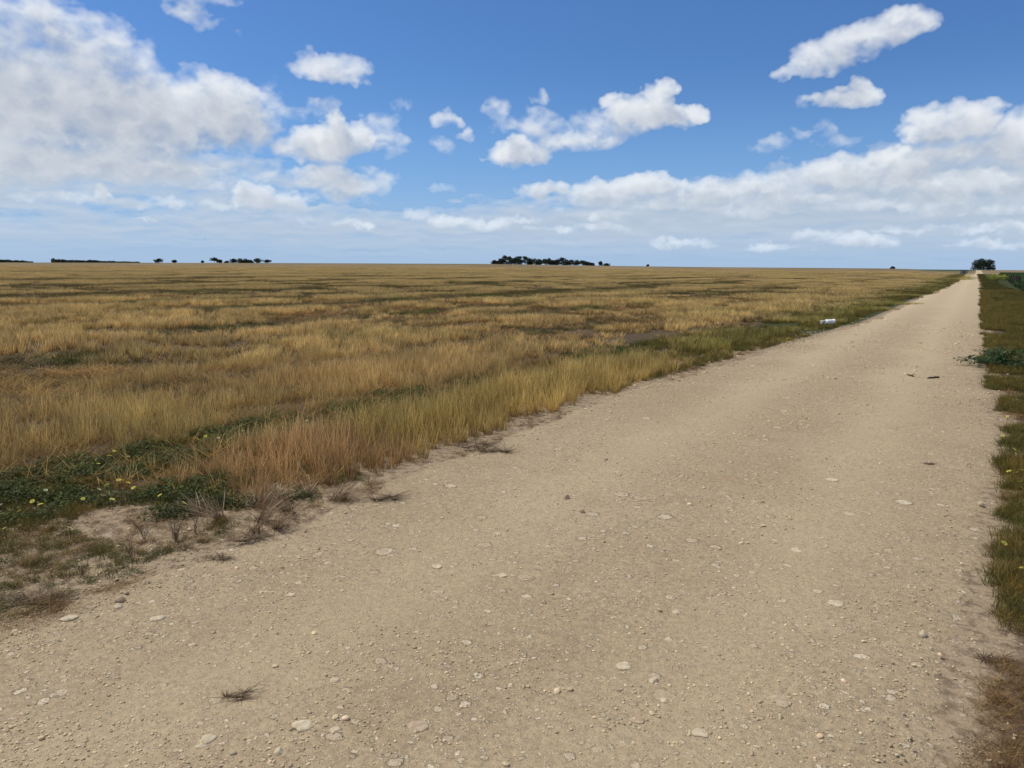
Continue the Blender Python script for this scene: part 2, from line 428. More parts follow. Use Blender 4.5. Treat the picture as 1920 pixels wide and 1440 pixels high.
col = t.mix(t.ss(t.math('MULTIPLY_ADD', n1, .6, z[2]), .70, 1.25), col, t.mix(n2, (.075, .048, .030), (.17, .115, .072)))
# far paddocks, where single stems are no longer modelled
r = t.vec('LENGTH', P)
azi = t.math('ARCTAN2', t.math('MULTIPLY', px[0], -1.0), px[1])
bands = t.noise(t.mapping(P, scale=(.035, .006, 1)), 1.0, 5, .6, .6).outputs[0]
fib = t.noise(t.mapping(P, scale=(.25, .05, 1)), 1.0, 5, .7).outputs[0]
straw = t.mix(t.ss(bands, .38, .62), (.175, .125, .062), (.265, .195, .095))
straw = t.mix(t.ss(fib, .45, .7, 0, .5), straw, (.15, .115, .075))
olive = t.mix(bands, (.105, .10, .045), (.17, .15, .075))
fcol = t.mix(t.ss(t.math('MULTIPLY_ADD', fib, 260.0, r), 800, 900), straw, olive)
fcol = t.mix(t.ss(r, 905, 960), fcol, (.045, .075, .028))
fcol = t.mix(t.math('MULTIPLY', t.ss(azi, .008, -.004), t.ss(r, 330, 350)), fcol, (.22, .165, .095))
col = t.mix(t.ss(t.math('MULTIPLY_ADD', bands, 90.0, r), 330, 440), col, fcol)
finish(t, col, .95, bump(t, t.math('MULTIPLY_ADD', n1, .6, h), .015, .8), .1)

def verge_l(y):
    """left limit of the bare verge: where the planted stubble begins"""
    return np.interp(y, [-5,1.5,2.8,3.05,3.3,5,9,14,20,35,60,110,335], [-5.9,-5.9,-5.95,-5.2,-3.95,-3.98,-4.15,-4.0,-3.45,-2.85,-2.85,-2.45,-3.0])
def edge_noise(y, s, amp): return (fbm(np.asarray(y)*s, np.asarray(y)*0 + 3.3, 4, .55, 31) - .5)*2*amp

X, Y, F = grid(XS, YS)
wob = (fbm(X*1.1 + 50, Y*1.1 + 50, 4, .5, 41) - .5)
near = sstep(np.hypot(X, Y), 45, 20)
out_l = np.clip((road_l(Y) - .15) - X, 0, None); out_r = np.clip(X - (road_r(Y) + .1), 0, None)
outside = np.clip((out_l + out_r - .08)/.9, 0, 1)
Z = land(X, Y) + near*outside*(wob*.07 + (fbm(X*6, Y*6, 3, .5, 42) - .5)*.022)
Z -= .03*sstep(np.clip(-(X + 5.35), 0, 9), 0, .3)*sstep(np.clip(-(X + 5.35), 0, 9), 1.0, .5)*near
me = mesh_from("ground", np.stack([X, Y, Z], 1), F, mat_land, True)
zone = np.zeros((len(X), 3), np.float32)
dl = X - verge_l(Y)
zone[:, 0] = np.where(X < 0, sstep(dl, -.9, .15) , sstep(X - road_r(Y), .42, -.02))
weed = sstep(X, -4.0, -4.5)*sstep(X, -6.6, -6.0)*sstep(Y, 3.6, 3.1) + sstep(X, -5.1, -5.5)*sstep(X, -6.4, -6.0)*sstep(Y, 3.0, 3.4)
zone[:, 1] = np.clip(weed*.42, 0, 1)
zone[:, 1] = np.maximum(zone[:, 1], np.where(X > 0, sstep(X - road_r(Y), .15, .7)*sstep(Y, 3.6, 5.5)*.9, 0))
zone[:, 1] = np.maximum(zone[:, 1], sstep(Y, 10, 22)*sstep(X, -6.5, -4.6)*sstep(X, road_l(Y) + .1, road_l(Y) - .3)*.75)
zone[:, 2] = np.where(X > 0, sstep(X - road_r(Y), -.06, .30)*sstep(Y, 5.6, 3.2), 0)
cattr(me, 'zone', zone)
tag(put("ground", me), kind='structure')

# the track: a sheet of its own lying 4 mm proud, with frayed edges
ys = YS[(YS >= -60) & (YS <= 1180)]
cols = np.concatenate([np.linspace(0, .06, 8)[:-1], np.linspace(.06, .94, 56), np.linspace(.94, 1, 8)[1:]])
amp = np.interp(ys, [0, 10, 40, 200], [.10, .13, .16, .12])
le = road_l(ys) + edge_noise(ys, 1.6, 1)*amp*1.6 + edge_noise(ys + 91, 7, 1)*amp*.5
re = road_r(ys) + edge_noise(ys + 37, 1.4, 1)*amp + edge_noise(ys + 17, 7, 1)*amp*.5
X = le[:, None] + (re - le)[:, None]*cols[None]; Y = np.repeat(ys[:, None], len(cols), 1)
bm_ = (fbm(X*1.3 + 9, Y*.8, 4, .5, 51))*.022 + fbm(X*7, Y*7, 3, .5, 52)*.006
taper = np.clip(np.minimum(cols, 1 - cols)*14, 0, 1)[None]
Z = land(X, Y) + .004 + np.interp(Y, [0, 60, 340, 1200], [0, .004, .03, .12]) + bm_*taper*sstep(Y, 70, 25) - .016*np.clip(1 - np.minimum(cols, 1 - cols)/.02, 0, 1)[None]
nx, ny = len(cols), len(ys)
i = np.arange(ny - 1)[:, None]*nx + np.arange(nx - 1)[None]
F = np.stack([i, i + 1, i + nx + 1, i + nx], -1).reshape(-1, 4)
me = mesh_from("road", np.stack([X.ravel(), Y.ravel(), Z.ravel()], 1), F, mat_road, True)
tag(put("road", me), kind='structure')
def road_top(x, y):
    x = np.asarray(x, float); y = np.asarray(y, float)
    return land(x, y) + .004 + (fbm(x*1.3 + 9, y*.8, 4, .5, 51))*.022 + fbm(x*7, y*7, 3, .5, 52)*.006
def soil_top(x, y):
    x = np.asarray(x, float); y = np.asarray(y, float)
    o = np.clip((np.clip((road_l(y) - .15) - x, 0, None) + np.clip(x - (road_r(y) + .1), 0, None) - .08)/.9, 0, 1)*sstep(np.hypot(x, y), 45, 20)
    return land(x, y) + o*((fbm(x*1.1 + 50, y*1.1 + 50, 4, .5, 41) - .5)*.07 + (fbm(x*6, y*6, 3, .5, 42) - .5)*.022) - .012

# ---------------------------------------------------------------- scattering by geometry nodes (grass, weeds, gravel)
def scatter_tree(coll):
    g = bpy.data.node_groups.new("scatter", 'GeometryNodeTree')
    g.interface.new_socket("Geometry", in_out='INPUT', socket_type='NodeSocketGeometry')
    g.interface.new_socket("Geometry", in_out='OUTPUT', socket_type='NodeSocketGeometry')
    t = NT(g); gi = t.add('NodeGroupInput'); go = t.add('NodeGroupOutput')
    ci = t.add('GeometryNodeCollectionInfo'); ci.inputs[0].default_value = coll
    ci.inputs['Separate Children'].default_value = True; ci.inputs['Reset Children'].default_value = True
    iop = t.add('GeometryNodeInstanceOnPoints')
    def na(name, typ):
        n = t.add('GeometryNodeInputNamedAttribute', data_type=typ); n.inputs['Name'].default_value = name
        return n.outputs[0]
    t.l.new(gi.outputs[0], iop.inputs['Points']); t.l.new(ci.outputs[0], iop.inputs['Instance'])
    iop.inputs['Pick Instance'].default_value = True
    t.l.new(na('pick', 'INT'), iop.inputs['Instance Index'])
    e = t.add('FunctionNodeEulerToRotation'); t.l.new(na('turn', 'FLOAT_VECTOR'), e.inputs[0])
    t.l.new(e.outputs[0], iop.inputs['Rotation'])
    t.l.new(na('size', 'FLOAT_VECTOR'), iop.inputs['Scale'])
    t.l.new(iop.outputs[0], go.inputs[0])
    return g
def scatter(name, meshes, pts, size, tint, pick=None, turn=None, label=None, cat=None):
    n = len(pts)
    coll = bpy.data.collections.new(name + "_kinds")
    for k, m in enumerate(meshes):
        o = bpy.data.objects.new("%s_kind%02d" % (name, k), m); coll.objects.link(o)
    me = bpy.data.meshes.new(name); me.vertices.add(n); me.vertices.foreach_set('co', np.asarray(pts, np.float32).ravel())
    if pick is None: pick = rng.randint(0, len(meshes), n)
    a = me.attributes.new('pick', 'INT', 'POINT'); a.data.foreach_set('value', np.asarray(pick, np.int32))
    if turn is None:
        turn = np.zeros((n, 3)); turn[:, 2] = rng.rand(n)*6.283
    a = me.attributes.new('turn', 'FLOAT_VECTOR', 'POINT'); a.data.foreach_set('vector', np.asarray(turn, np.float32).ravel())
    size = np.asarray(size, np.float32)
    if size.ndim == 1: size = np.repeat(size[:, None], 3, 1)
    a = me.attributes.new('size', 'FLOAT_VECTOR', 'POINT'); a.data.foreach_set('vector', size.ravel())
    cattr(me, 'tint', tint)
    o = put(name, me); md = o.modifiers.new('scatter', 'NODES'); md.node_group = scatter_tree(coll)
    return tag(o, label, cat, kind='stuff')

def blades(n, radius, h0, h1, width, seg, lean=(.05, .45), curl=.35, seed=0, fan=False, bunch=0):
    r = np.random.RandomState(seed)
    if bunch:                                   # stems grow in little tufts
        cx = (r.rand(bunch, 2)*2 - 1)*radius; cx = cx[np.hypot(cx[:, 0], cx[:, 1]) < radius]
        k = r.randint(0, len(cx), n); b = cx[k] + r.randn(n, 2)*radius*.06
    else:
        a = r.rand(n)*6.283; q = np.sqrt(r.rand(n))*radius; b = np.stack([np.cos(a)*q, np.sin(a)*q], 1)
    h = h0 + (h1 - h0)*r.rand(n)**1.3
    la = (np.arctan2(b[:, 1], b[:, 0]) + r.randn(n)*.7) if fan else r.rand(n)*6.283
    l = lean[0] + (lean[1] - lean[0])*r.rand(n)**1.6
    d = np.stack([np.cos(la), np.sin(la)], 1)
    fa = r.rand(n)*6.283; w = np.stack([np.cos(fa), np.sin(fa)], 1)
    cu = curl*r.rand(n)
    T = np.linspace(0, 1, seg + 1)
    V = []; TT = []; RR = []
    rr = r.rand(n)
    wid = width*(.6 + .8*r.rand(n))
    for t_ in T:
        hor = (l*t_ + cu*t_*t_)*h
        zz = h*t_*np.sqrt(np.clip(1 - np.minimum(l + cu*t_, .95)**2*.8, .08, 1))
        c = np.concatenate([b + d*hor[:, None], zz[:, None]], 1)
        ww = wid*(1 - t_**2*.92)*.5
        off = np.concatenate([w*ww[:, None], np.zeros((n, 1))], 1)
        V += [c - off, c + off]; TT += [np.full(n, t_)]*2; RR += [rr]*2
    V = np.stack(V, 1).reshape(-1, 3); TT = np.stack(TT, 1).ravel(); RR = np.stack(RR, 1).ravel()
    k = 2*(seg + 1); base = (np.arange(n)*k)[:, None]
    q = np.array([[2*s, 2*s + 1, 2*s + 3, 2*s + 2] for s in range(seg)])
    F = (base[:, :, None] + q[None]).reshape(-1, 4)
    return V, F, TT, RR
def blade_mesh(name, mat, *a, **k):
    V, F, T, R = blades(*a, **k)
    me = mesh_from(name, V, F, mat); fattr(me, 'up', T); fattr(me, 'rnd', R); return me

def stem_material(name, low, mid_, tip, trans=.22, rough=.7):
    m, t = material(name)
    up = t.add('ShaderNodeAttribute', attribute_name='up').outputs['Fac']
    rn = t.add('ShaderNodeAttribute', attribute_name='rnd').outputs['Fac']
    ti = t.add('ShaderNodeAttribute', attribute_type='INSTANCER', attribute_name='tint').outputs['Color']
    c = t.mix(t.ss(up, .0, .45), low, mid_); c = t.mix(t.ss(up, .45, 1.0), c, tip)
    c = t.mix(1.0, c, t.mix(rn, (.45, .42, .38), (1.5, 1.5, 1.5)), 'MULTIPLY')
    c = t.mix(1.0, c, ti, 'MULTIPLY')
    finish(t, c, rough, None, .15, trans)
    return m
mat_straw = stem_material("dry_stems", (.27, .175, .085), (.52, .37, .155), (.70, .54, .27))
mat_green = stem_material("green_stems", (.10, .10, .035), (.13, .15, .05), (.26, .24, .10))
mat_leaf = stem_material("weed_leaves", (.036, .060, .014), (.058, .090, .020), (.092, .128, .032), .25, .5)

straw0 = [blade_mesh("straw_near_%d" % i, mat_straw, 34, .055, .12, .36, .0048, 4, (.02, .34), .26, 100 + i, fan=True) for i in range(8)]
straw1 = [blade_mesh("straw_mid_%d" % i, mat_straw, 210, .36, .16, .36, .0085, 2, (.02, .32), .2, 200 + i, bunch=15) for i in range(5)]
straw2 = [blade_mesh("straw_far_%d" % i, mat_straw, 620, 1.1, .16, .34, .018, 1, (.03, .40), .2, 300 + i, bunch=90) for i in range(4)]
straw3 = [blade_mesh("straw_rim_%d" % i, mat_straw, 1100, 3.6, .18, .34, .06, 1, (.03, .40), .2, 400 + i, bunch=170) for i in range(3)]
litter = [blade_mesh("litter_%d" % i, mat_straw, 34, .13, .08, .30, .0045, 3, (.80, 1.1), .3, 500 + i) for i in range(4)]
green0 = [blade_mesh("green_near_%d" % i, mat_green, 60, .10, .06, .20, .0040, 3, (.1, .7), .5, 600 + i) for i in range(4)]
green2 = [blade_mesh("green_far_%d" % i, mat_green, 420, .8, .08, .24, .013, 1, (.1, .6), .3, 700 + i, bunch=70) for i in range(3)]

# ---- where the stubble grows: rows run along the road, with gaps between passes
GAPS = [(-5.75,.27,.95),(-8.9,.30,.6),(-13.0,.85,1.0),(-16.2,.55,.85),(-23.4,1.9,1.0),(-29.5,1.0,.8),(-39,2.6,1.0),(-48,1.6,.7),(-57,2.8,.75),(-76,4,.6),(-104,5,.45),(-150,7,.35)]
def gap(x, y):
    g = np.zeros(len(x)); w = (fbm(y*.09, x*0 + 5, 3, .5, 61) - .5)
    for k, (gx, gw, gs) in enumerate(GAPS):
        sc = max(1.0, abs(gx)/12)
        e = (x - gx - w*gw*3)/gw
        pat = sstep(fbm(y*.16/sc + k*31.7, x*.35/sc + k*7, 3, .5, 62), .30, .50)
        g = np.maximum(g, gs*np.exp(-e*e)*pat)
    return g
def patchy(x, y): return fbm(x*.45, y*.45, 4, .5, 63)
def hue(x, y, n):
    """slow drift of colour over the paddock: straw, greener, mauve-grey"""
    a = fbm(x*.12 + 3, y*.06, 4, .55, 64)[:, None]; b = fbm(x*.5 + 9, y*.22, 4, .55, 65)[:, None]
    c = np.ones((n, 3))*np.array([1.0, 1.0, 1.0])
    gr = sstep(b, .52, .70); mv = sstep(a, .50, .66)
    c = c*(1 - .34*gr) + np.array([.74, .88, .66])*(.34*gr)
    c = c*(1 - .30*mv) + np.array([.86, .82, .88])*(.30*mv)
    c *= np.array([1.14, 1.11, .98])*(.78 + .66*rng.rand(n, 1))*(.90 + .30*sstep(fbm(x*1.3, y*.8, 4, .6, 67), .35, .65))[:, None]
    return c
def sector(r0, r1, spacing, a0=-4, a1=71):
    """jittered points over the fan of ground the camera looks across (with room to spare)"""
    x0 = -r1*math.sin(math.radians(a1)) - 1; x1 = 3
    gx, gy = np.meshgrid(np.arange(x0, x1, spacing), np.arange(max(-1.0, 0), r1, spacing))
    x = gx.ravel() + (rng.rand(gx.size) - .5)*spacing*1.3; y = gy.ravel() + (rng.rand(gx.size) - .5)*spacing*1.3
    r = np.hypot(x, y); a = np.degrees(np.arctan2(-x, y))
    k = (r >= r0) & (r < r1) & (a > a0) & (a < a1)
    return x[k], y[k]
def stand(x, y, keep, jitter=0):
    lim = verge_l(y) + (fbm(y*1.3, x*0, 3, .5, 66) - .5)*.45
    g = gap(x, y); p = patchy(x, y)
    drill = .5 + .5*np.cos((x + .25*(fbm(y*.35, x*0 + 8, 3, .5, 68) - .5))*6.283/np.where(np.abs(x) < 13, .62, np.where(np.abs(x) < 40, 1.7, 6.0)))
    p = p - .16*drill*sstep(fbm(x*.5, y*.2, 3, .5, 69), .30, .55)
    row = sstep(x - verge_l(y), -1.35, -1.0)*sstep(y, 2.9, 3.2)*sstep(y, 16, 11)
    p = np.maximum(p, row*.6)
    k = (x < lim + .15*row) & (rng.rand(len(x)) < keep*(1 - g*.62)*sstep(p + .12*g, .30, .47)*np.maximum(sstep(fbm(x*2.4, y*2.0, 2, .5, 74), .24, .50), np.maximum(row, .25*(y > 30))))
    # the weedy hollow at the near left
    hollow = sstep(y, 3.75, 3.1)*sstep(x, -6.15, -5.8)
    k &= rng.rand(len(x)) > hollow*.93
    return x[k], y[k], g[k], p[k]
def lay(name, kinds, r0, r1, spacing, keep, hscale, label):
    x, y = sector(r0, r1, spacing)
    x, y, g, p = stand(x, y, keep)
    n = len(x)
    s = hscale*.66*(.66 + .55*sstep(p, .34, .62))*(1 - .74*g)*(.85 + .3*rng.rand(n))
    s *= np.where(y < 4.0, 1 - .28*sstep(x, -7.5, -6.2), 1)
    c = hue(x, y, n)
    if r1 > 100: c = .55*c + .45*c.mean(0)
    c = c*(1 - .62*g[:, None])*(1 + g[:, None]*np.array([0, -.02, .10]))*.90
    # edge row beside the track: mauve-brown stems close by, greener further on
    row = sstep(x - verge_l(y), -1.5, -.9)*(y > 3)
    fg = sstep(y, 5.5, 8)*sstep(y, 14, 10)
    gg = sstep(y, 10.5, 16)*sstep(x - verge_l(y), -2.6, -1.0)
    c = c*(1 - row[:, None]) + row[:, None]*(c*np.where((y < 5.0)[:, None], np.array([.80, .73, .82]), np.array([.90, .93, .80])))
    c = c*(1 - .75*gg[:, None]) + .75*gg[:, None]*c*np.array([.44, .54, .40])
    s = s*(1 + row*(.26 - .30*sstep(x - verge_l(y), -.45, .0)))*(1 - .30*gg)
    sz = np.stack([np.full(n, 1.0), np.full(n, 1.0), np.ones(n)], 1)*s[:, None]
    if r1 > 20: sz[:, :2] = 1.0
    pts = np.stack([x, y, soil_top(x, y)], 1)
    return scatter(name, kinds, pts, sz, c, label=label, cat='dry grass')
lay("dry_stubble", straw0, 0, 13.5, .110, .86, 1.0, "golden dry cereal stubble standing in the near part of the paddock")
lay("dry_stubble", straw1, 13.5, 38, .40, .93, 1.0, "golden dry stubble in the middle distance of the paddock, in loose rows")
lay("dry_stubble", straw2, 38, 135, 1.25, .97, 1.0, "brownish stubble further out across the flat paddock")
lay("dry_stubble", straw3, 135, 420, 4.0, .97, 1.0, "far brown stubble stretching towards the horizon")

# low dark regrowth and broken stems on the floor of the gaps
x, y = sector(5, 42, .24); g = gap(x, y)
pz = patchy(x, y)
k = (x < verge_l(y) - .8) & (((g > .30) & ((x < -7) | (rng.rand(len(x)) < .4))) | ((pz < .50) & (x < -7) & (rng.rand(len(x)) < .7))) & (rng.rand(len(x)) < .80); x, y, g = x[k], y[k], g[k]; n = len(x)
tint = np.array([.46, .41, .42])*(.6 + .8*rng.rand(n, 1)); tint[g < .3] *= np.array([1.7, 1.45, 1.1]); tint[(fbm(x*.5, y*.25, 3, .5, 70) > .55) & (g > .3)] *= np.array([.62, .95, .52])
scatter("gap_regrowth", green0 + litter, np.stack([x, y, soil_top(x, y)], 1), np.stack([1.5 + .8*rng.rand(n)]*2 + [.55 + .5*rng.rand(n)], 1), tint,
        label="low dark regrowth in the thin bare strips between the stubble rows", cat='weeds')
x, y = sector(42, 130, .8); g = gap(x, y)
k = (x < verge_l(y) - .8) & ((g > .26) | (patchy(x, y) < .38)) & (rng.rand(len(x)) < .7); x, y = x[k], y[k]; n = len(x)
tint = np.array([.85, .70, .68])*(.6 + .8*rng.rand(n, 1))
scatter("gap_regrowth", green2, np.stack([x, y, soil_top(x, y)], 1), np.stack([np.ones(n)]*2 + [.45 + .4*rng.rand(n)], 1), tint,
        label="dark low growth in the far gaps between passes", cat='weeds')

# fine understorey: low stems in between and short straw in the gaps
x, y = sector(1.5, 13, .16); lim = verge_l(y)
k = (x < lim - .05) & (rng.rand(len(x)) < .8); x, y = x[k], y[k]; n = len(x)
scatter("low_straw", litter, np.stack([x, y, soil_top(x, y) + .01], 1), .5 + .6*rng.rand(n), hue(x, y, n)*np.array([.58, .50, .44]),
        label="broken straw lying between the standing stems", cat='dry grass')
# green grass along both verges
gx = []; gy = []
x = rng.rand(26000)*3.2 - 6.3; y = rng.rand(26000)**1.2*60
lo = road_l(y)
hl = ((y < 3.6) & (x < -4.35) & (x > -6.3)) | ((y >= 3.0) & (x < -5.35) & (x > -6.2) & (y < 14)) | ((y > 9) & (x < lo - .15) & (x > lo - 2.6))
dn = fbm(x*1.4, y*.8, 3, .5, 71)
k = hl & (dn > np.where(y < 4, .52, .44)) & (rng.rand(len(x)) < np.where(y < 4, .9, .8)); xl, yl = x[k], y[k]
x = rng.rand(42000)**1.5*3.6 + .15; y = rng.rand(42000)**1.6*72
k = ((y > 3.3) | (x > .75 + .5*fbm(y*1.4, y*0, 3, .5, 75))) & (x > road_r(y) - .09 + .24*fbm(y*1.2, y*0, 3, .5, 72)) & (fbm(x*1.8, y*1.1, 3, .5, 73) > np.where(y < 12, .40, .34)); xr, yr = x[k], y[k]
x = np.concatenate([xl, xr]); y = np.concatenate([yl, yr]); n = len(x)
tint = np.array([.92, .84, .60])*(.5 + .6*rng.rand(n, 1)); tint[rng.rand(n) < .30] *= np.array([1.9, 1.35, 1.1])
scatter("verge_grass", green0, np.stack([x, y, soil_top(x, y)], 1), (.55 + .6*rng.rand(n))*np.interp(y, [0, 8, 30], [.50, .62, .85]), tint,
        label="short green grass along both edges of the track", cat='grass')
x = rng.rand(2600)*8.0 - 5.6; y = 45 + rng.rand(2600)*290
k = ((x < road_l(y) - .35) & (x > road_l(y) - 3.2)) | (x > road_r(y) + .45); x, y = x[k], y[k]; n = len(x)
tint = np.array([.72, .70, .55])*(.5 + .5*rng.rand(n, 1)); tint[rng.rand(n) < .3] *= np.array([1.5, 1.1, .9])
scatter("far_verge_grass", green2, np.stack([x, y, soil_top(x, y)], 1), .6 + .35*rng.rand(n), tint,
        label="olive green verge grass running away beside the far track", cat='grass')
# ---------------------------------------------------------------- gravel, weeds, crop
def rock(seed, sub=2, flat=.6, rough=.22):
    import bmesh
    bm = bmesh.new(); bmesh.ops.create_icosphere(bm, subdivisions=sub, radius=1.0)
    r = np.random.RandomState(seed); A = r.randn(5, 3); A /= np.linalg.norm(A, axis=1)[:, None]; B = .55 + .4*r.rand(5)
    st = 1 + .5*r.rand(); ph = r.rand(3)*9
    for v in bm.verts:
        p = np.array(v.co)
        for a_, b_ in zip(A, B):                       # chipped facets
            d = p @ a_
            if d > b_: p = p - a_*(d - b_)*.85
        p = p*(1 + rough*.35*(math.sin(p[0]*5 + ph[0]) + math.sin(p[1]*6 + ph[1]) + math.sin(p[2]*7 + ph[2]))/3)
        v.co = (p[0]*st, p[1], p[2]*flat)
    bm.normal_update(); F = [[v.index for v in f.verts] for f in bm.faces]; V = [tuple(v.co) for v in bm.verts]; bm.free()
    return V, F
def stone_material(name, a, b, inst=True):
    m, t = material(name); P = t.add('ShaderNodeTexCoord').outputs['Object']
    n = t.noise(P, 2.2 if inst else 40, 5, .65).outputs[0]; n2 = t.noise(P, 9 if inst else 160, 4, .7).outputs[0]
    c = t.mix(t.ss(n, .35, .65), a, b)
    c = t.mix(t.math('MULTIPLY', t.ss(n2, .5, .72), .5), c, (.30, .23, .15))
    if inst:
        ti = t.add('ShaderNodeAttribute', attribute_type='INSTANCER', attribute_name='tint').outputs['Color']
        c = t.mix(1.0, c, ti, 'MULTIPLY')
    finish(t, c, .9, bump(t, n2, .0012 if inst else .004, .5), .15); return m
mat_pebble = stone_material("limestone_pebble", (.48, .38, .24), (.66, .55, .38))
peb = []
for s in range(7):
    V, F = rock(800 + s, 1 if s % 2 else 2, .55 + .05*s)
    peb.append(mesh_from("pebble_%d" % s, V, F, mat_pebble, s % 2 == 0))
def ptint(n): return np.array([1, .98, .95])*(.70 + .70*rng.rand(n, 1)**1.5)*(1 + (rng.rand(n, 3) - .5)*.10)
n = 110000
y = .9 + 27*rng.rand(n)**2.1; x = -5.2 + 5.9*rng.rand(n)
cl = fbm(x*3.3, y*3.3, 3, .5, 81); cl2 = fbm(x*.8, y*.5, 3, .5, 82)
edge = np.exp(-((x - road_l(y) + .1)/.45)**2) + .8*np.exp(-((x - road_r(y) + .45)/.38)**2)
pr = .20 + .95*sstep(cl, .54, .66) + .40*edge
pr *= .35 + .9*sstep(cl2, .40, .60)
k = (rng.rand(n) < pr*.85*np.interp(y, [0, 14, 28], [1, .8, .25])) & (x > verge_l(y) - .1) & (x < road_r(y) + .35); x, y, edge = x[k], y[k], edge[k]; n = len(x)
sz = (.0018 + .0040*rng.rand(n)**2.2)*np.interp(y, [0, 5, 14, 28], [1, 1.35, 2.2, 3.2]); sz[rng.rand(n) < .03] *= 2.0
onr = (x > road_l(y) + .05) & (x < road_r(y) - .05)
zt = np.where(onr, road_top(x, y), soil_top(x, y) + .013) + sz*.30
scatter("gravel", peb, np.stack([x, y, zt], 1), sz, ptint(n), turn=np.stack([(rng.rand(n) - .5)*.8, (rng.rand(n) - .5)*.8, rng.rand(n)*6.28], 1),
        label="loose limestone gravel strewn over the track", cat='gravel')

def leaf_clump(n, radius, height, seed, L=(.018, .042), W=.42, lobed=False):
    r = np.random.RandomState(seed); V = []; F = []; U = []; R = []
    for i in range(n):
        a = r.rand()*6.283; q = math.sqrt(r.rand())*radius
        c = np.array([math.cos(a)*q, math.sin(a)*q, height*(.15 + .85*r.rand())*(1 - .5*(q/radius)**2)])
        l = L[0] + (L[1] - L[0])*r.rand(); w = l*W*(.7 + .6*r.rand())
        az_ = r.rand()*6.283; ti = (r.rand() - .25)*1.1
        f = np.array([math.cos(az_)*math.cos(ti), math.sin(az_)*math.cos(ti), math.sin(ti)])
        s = np.cross(f, [0, 0, 1]); s /= np.linalg.norm(s) + 1e-9; s = s*math.cos(r.rand()*.9) + np.array([0, 0, 1])*math.sin((r.rand() - .5)*.9)
        u = np.cross(s, f)
        pts = [c, c + f*l*.35 + s*w*.5, c + f*l*.75 + s*w*.38, c + f*l, c + f*l*.75 - s*w*.38, c + f*l*.35 - s*w*.5, c + f*l*.5 - u*w*.22]
        b = len(V); V += pts; F += [[b, b+1, b+6], [b+1, b+2, b+6], [b+2, b+3, b+6], [b+3, b+4, b+6], [b+4, b+5, b+6], [b+5, b, b+6]]
        rr = r.rand(); U += [.2 + .8*c[2]/height]*7; R += [rr]*7
    return np.array(V), np.array(F), np.array(U), np.array(R)
def leaf_mesh(name, mat, *a, **k):
    V, F, U, R = leaf_clump(*a, **k); me = mesh_from(name, V, F, mat); fattr(me, 'up', U); fattr(me, 'rnd', R); return me
weedm = [leaf_mesh("weed_%d" % i, mat_leaf, 80, .10, .075, 900 + i, (.012, .032)) for i in range(4)]
cropm = [leaf_mesh("crop_%d" % i, mat_leaf, 130, .40, .62, 950 + i, (.06, .16), .5) for i in range(4)]
x = -6.5 + 2.9*rng.rand(9000); y = 1.2 + 13*rng.rand(9000)**1.5
hol = ((y < 3.75) & (x > -6.25) & (x < -4.88 + (y - 2.2)*.72 - .2 + .35*fbm(y*2, x*2, 3, .5, 91))) | ((y >= 3.3) & (x > -6.25) & (x < -5.35))
k = hol & (fbm(x*3.6, y*2.8, 3, .5, 92) > np.where(y < 3.6, .47, .50)); x, y = x[k], y[k]; n = len(x)
scatter("broadleaf_weeds", weedm, np.stack([x, y, soil_top(x, y)], 1), .7 + .6*rng.rand(n), np.array([1.0, .92, .85])*(.5 + .7*rng.rand(n, 1)),
        label="low dark green broadleaf weeds in the hollow left of the track", cat='weeds')
x = 3.1 + 22*rng.rand(14000)**1.3; y = 340*rng.rand(14000)**1.15
k = x > 3.3 + np.clip(y - 72, 0, 400)*.0175 + .25*fbm(y*.4, y*0, 2, .5, 93); x, y = x[k], y[k]; n = len(x)
scatter("green_crop", cropm, np.stack([x, y, land(x, y)], 1), .85 + .5*rng.rand(n), np.array([.62, .85, 1.15])*(.65 + .5*rng.rand(n, 1)),
        label="dark bluish green crop growing right of the track", cat='crop')

# sparse plants and mats of dead grass over the bare verges
x = -5.9 + 2.5*rng.rand(7000); y = 1.0 + 14*rng.rand(7000)**1.9
k = (x < road_l(y) + .12) & (x > verge_l(y) - .1) & (fbm(x*2.6, y*2.2, 3, .5, 94) > np.where(y < 3.2, .35, .50)); xa, ya = x[k], y[k]
x = -.05 + 2.2*rng.rand(16000)**1.6; y = -.5 + 14*rng.rand(16000)**1.9
k = (x > road_r(y) - .05 + .25*fbm(y*2.4, y*0, 3, .5, 95)) & (fbm(x*2.6, y*2.2, 3, .5, 96) > np.where(y < 3.6, .30, .42)); xb, yb = x[k], y[k]
x = np.concatenate([xa, xb]); y = np.concatenate([ya, yb]); n = len(x)
tw = np.array([.46, .38, .33])*(.5 + .8*rng.rand(n, 1))
scatter("dead_verge_growth", litter, np.stack([x, y, soil_top(x, y) + .012], 1), .13 + .22*rng.rand(n), tw,
        label="matted dead grass and roots over the bare edges of the track", cat='dead grass')
n = 5200
x = -5.8 + 2.3*rng.rand(n); y = 1.0 + 3.4*rng.rand(n); k = (x < road_l(y) - .05 - .25*rng.rand(n)) & (fbm(x*2.2, y*2.2, 3, .5, 97) > .41 + .07*sstep(x, -4.9, -4.1)); x, y = x[k], y[k]; n = len(x)
tint = np.array([1.15, .95, .75])*(.6 + .7*rng.rand(n, 1))
scatter("seedlings", green0 + weedm, np.stack([x, y, soil_top(x, y) + .008], 1), .14 + .30*rng.rand(n)**1.5, tint,
        label="tiny olive seedlings dotted over the bare left verge", cat='weeds')

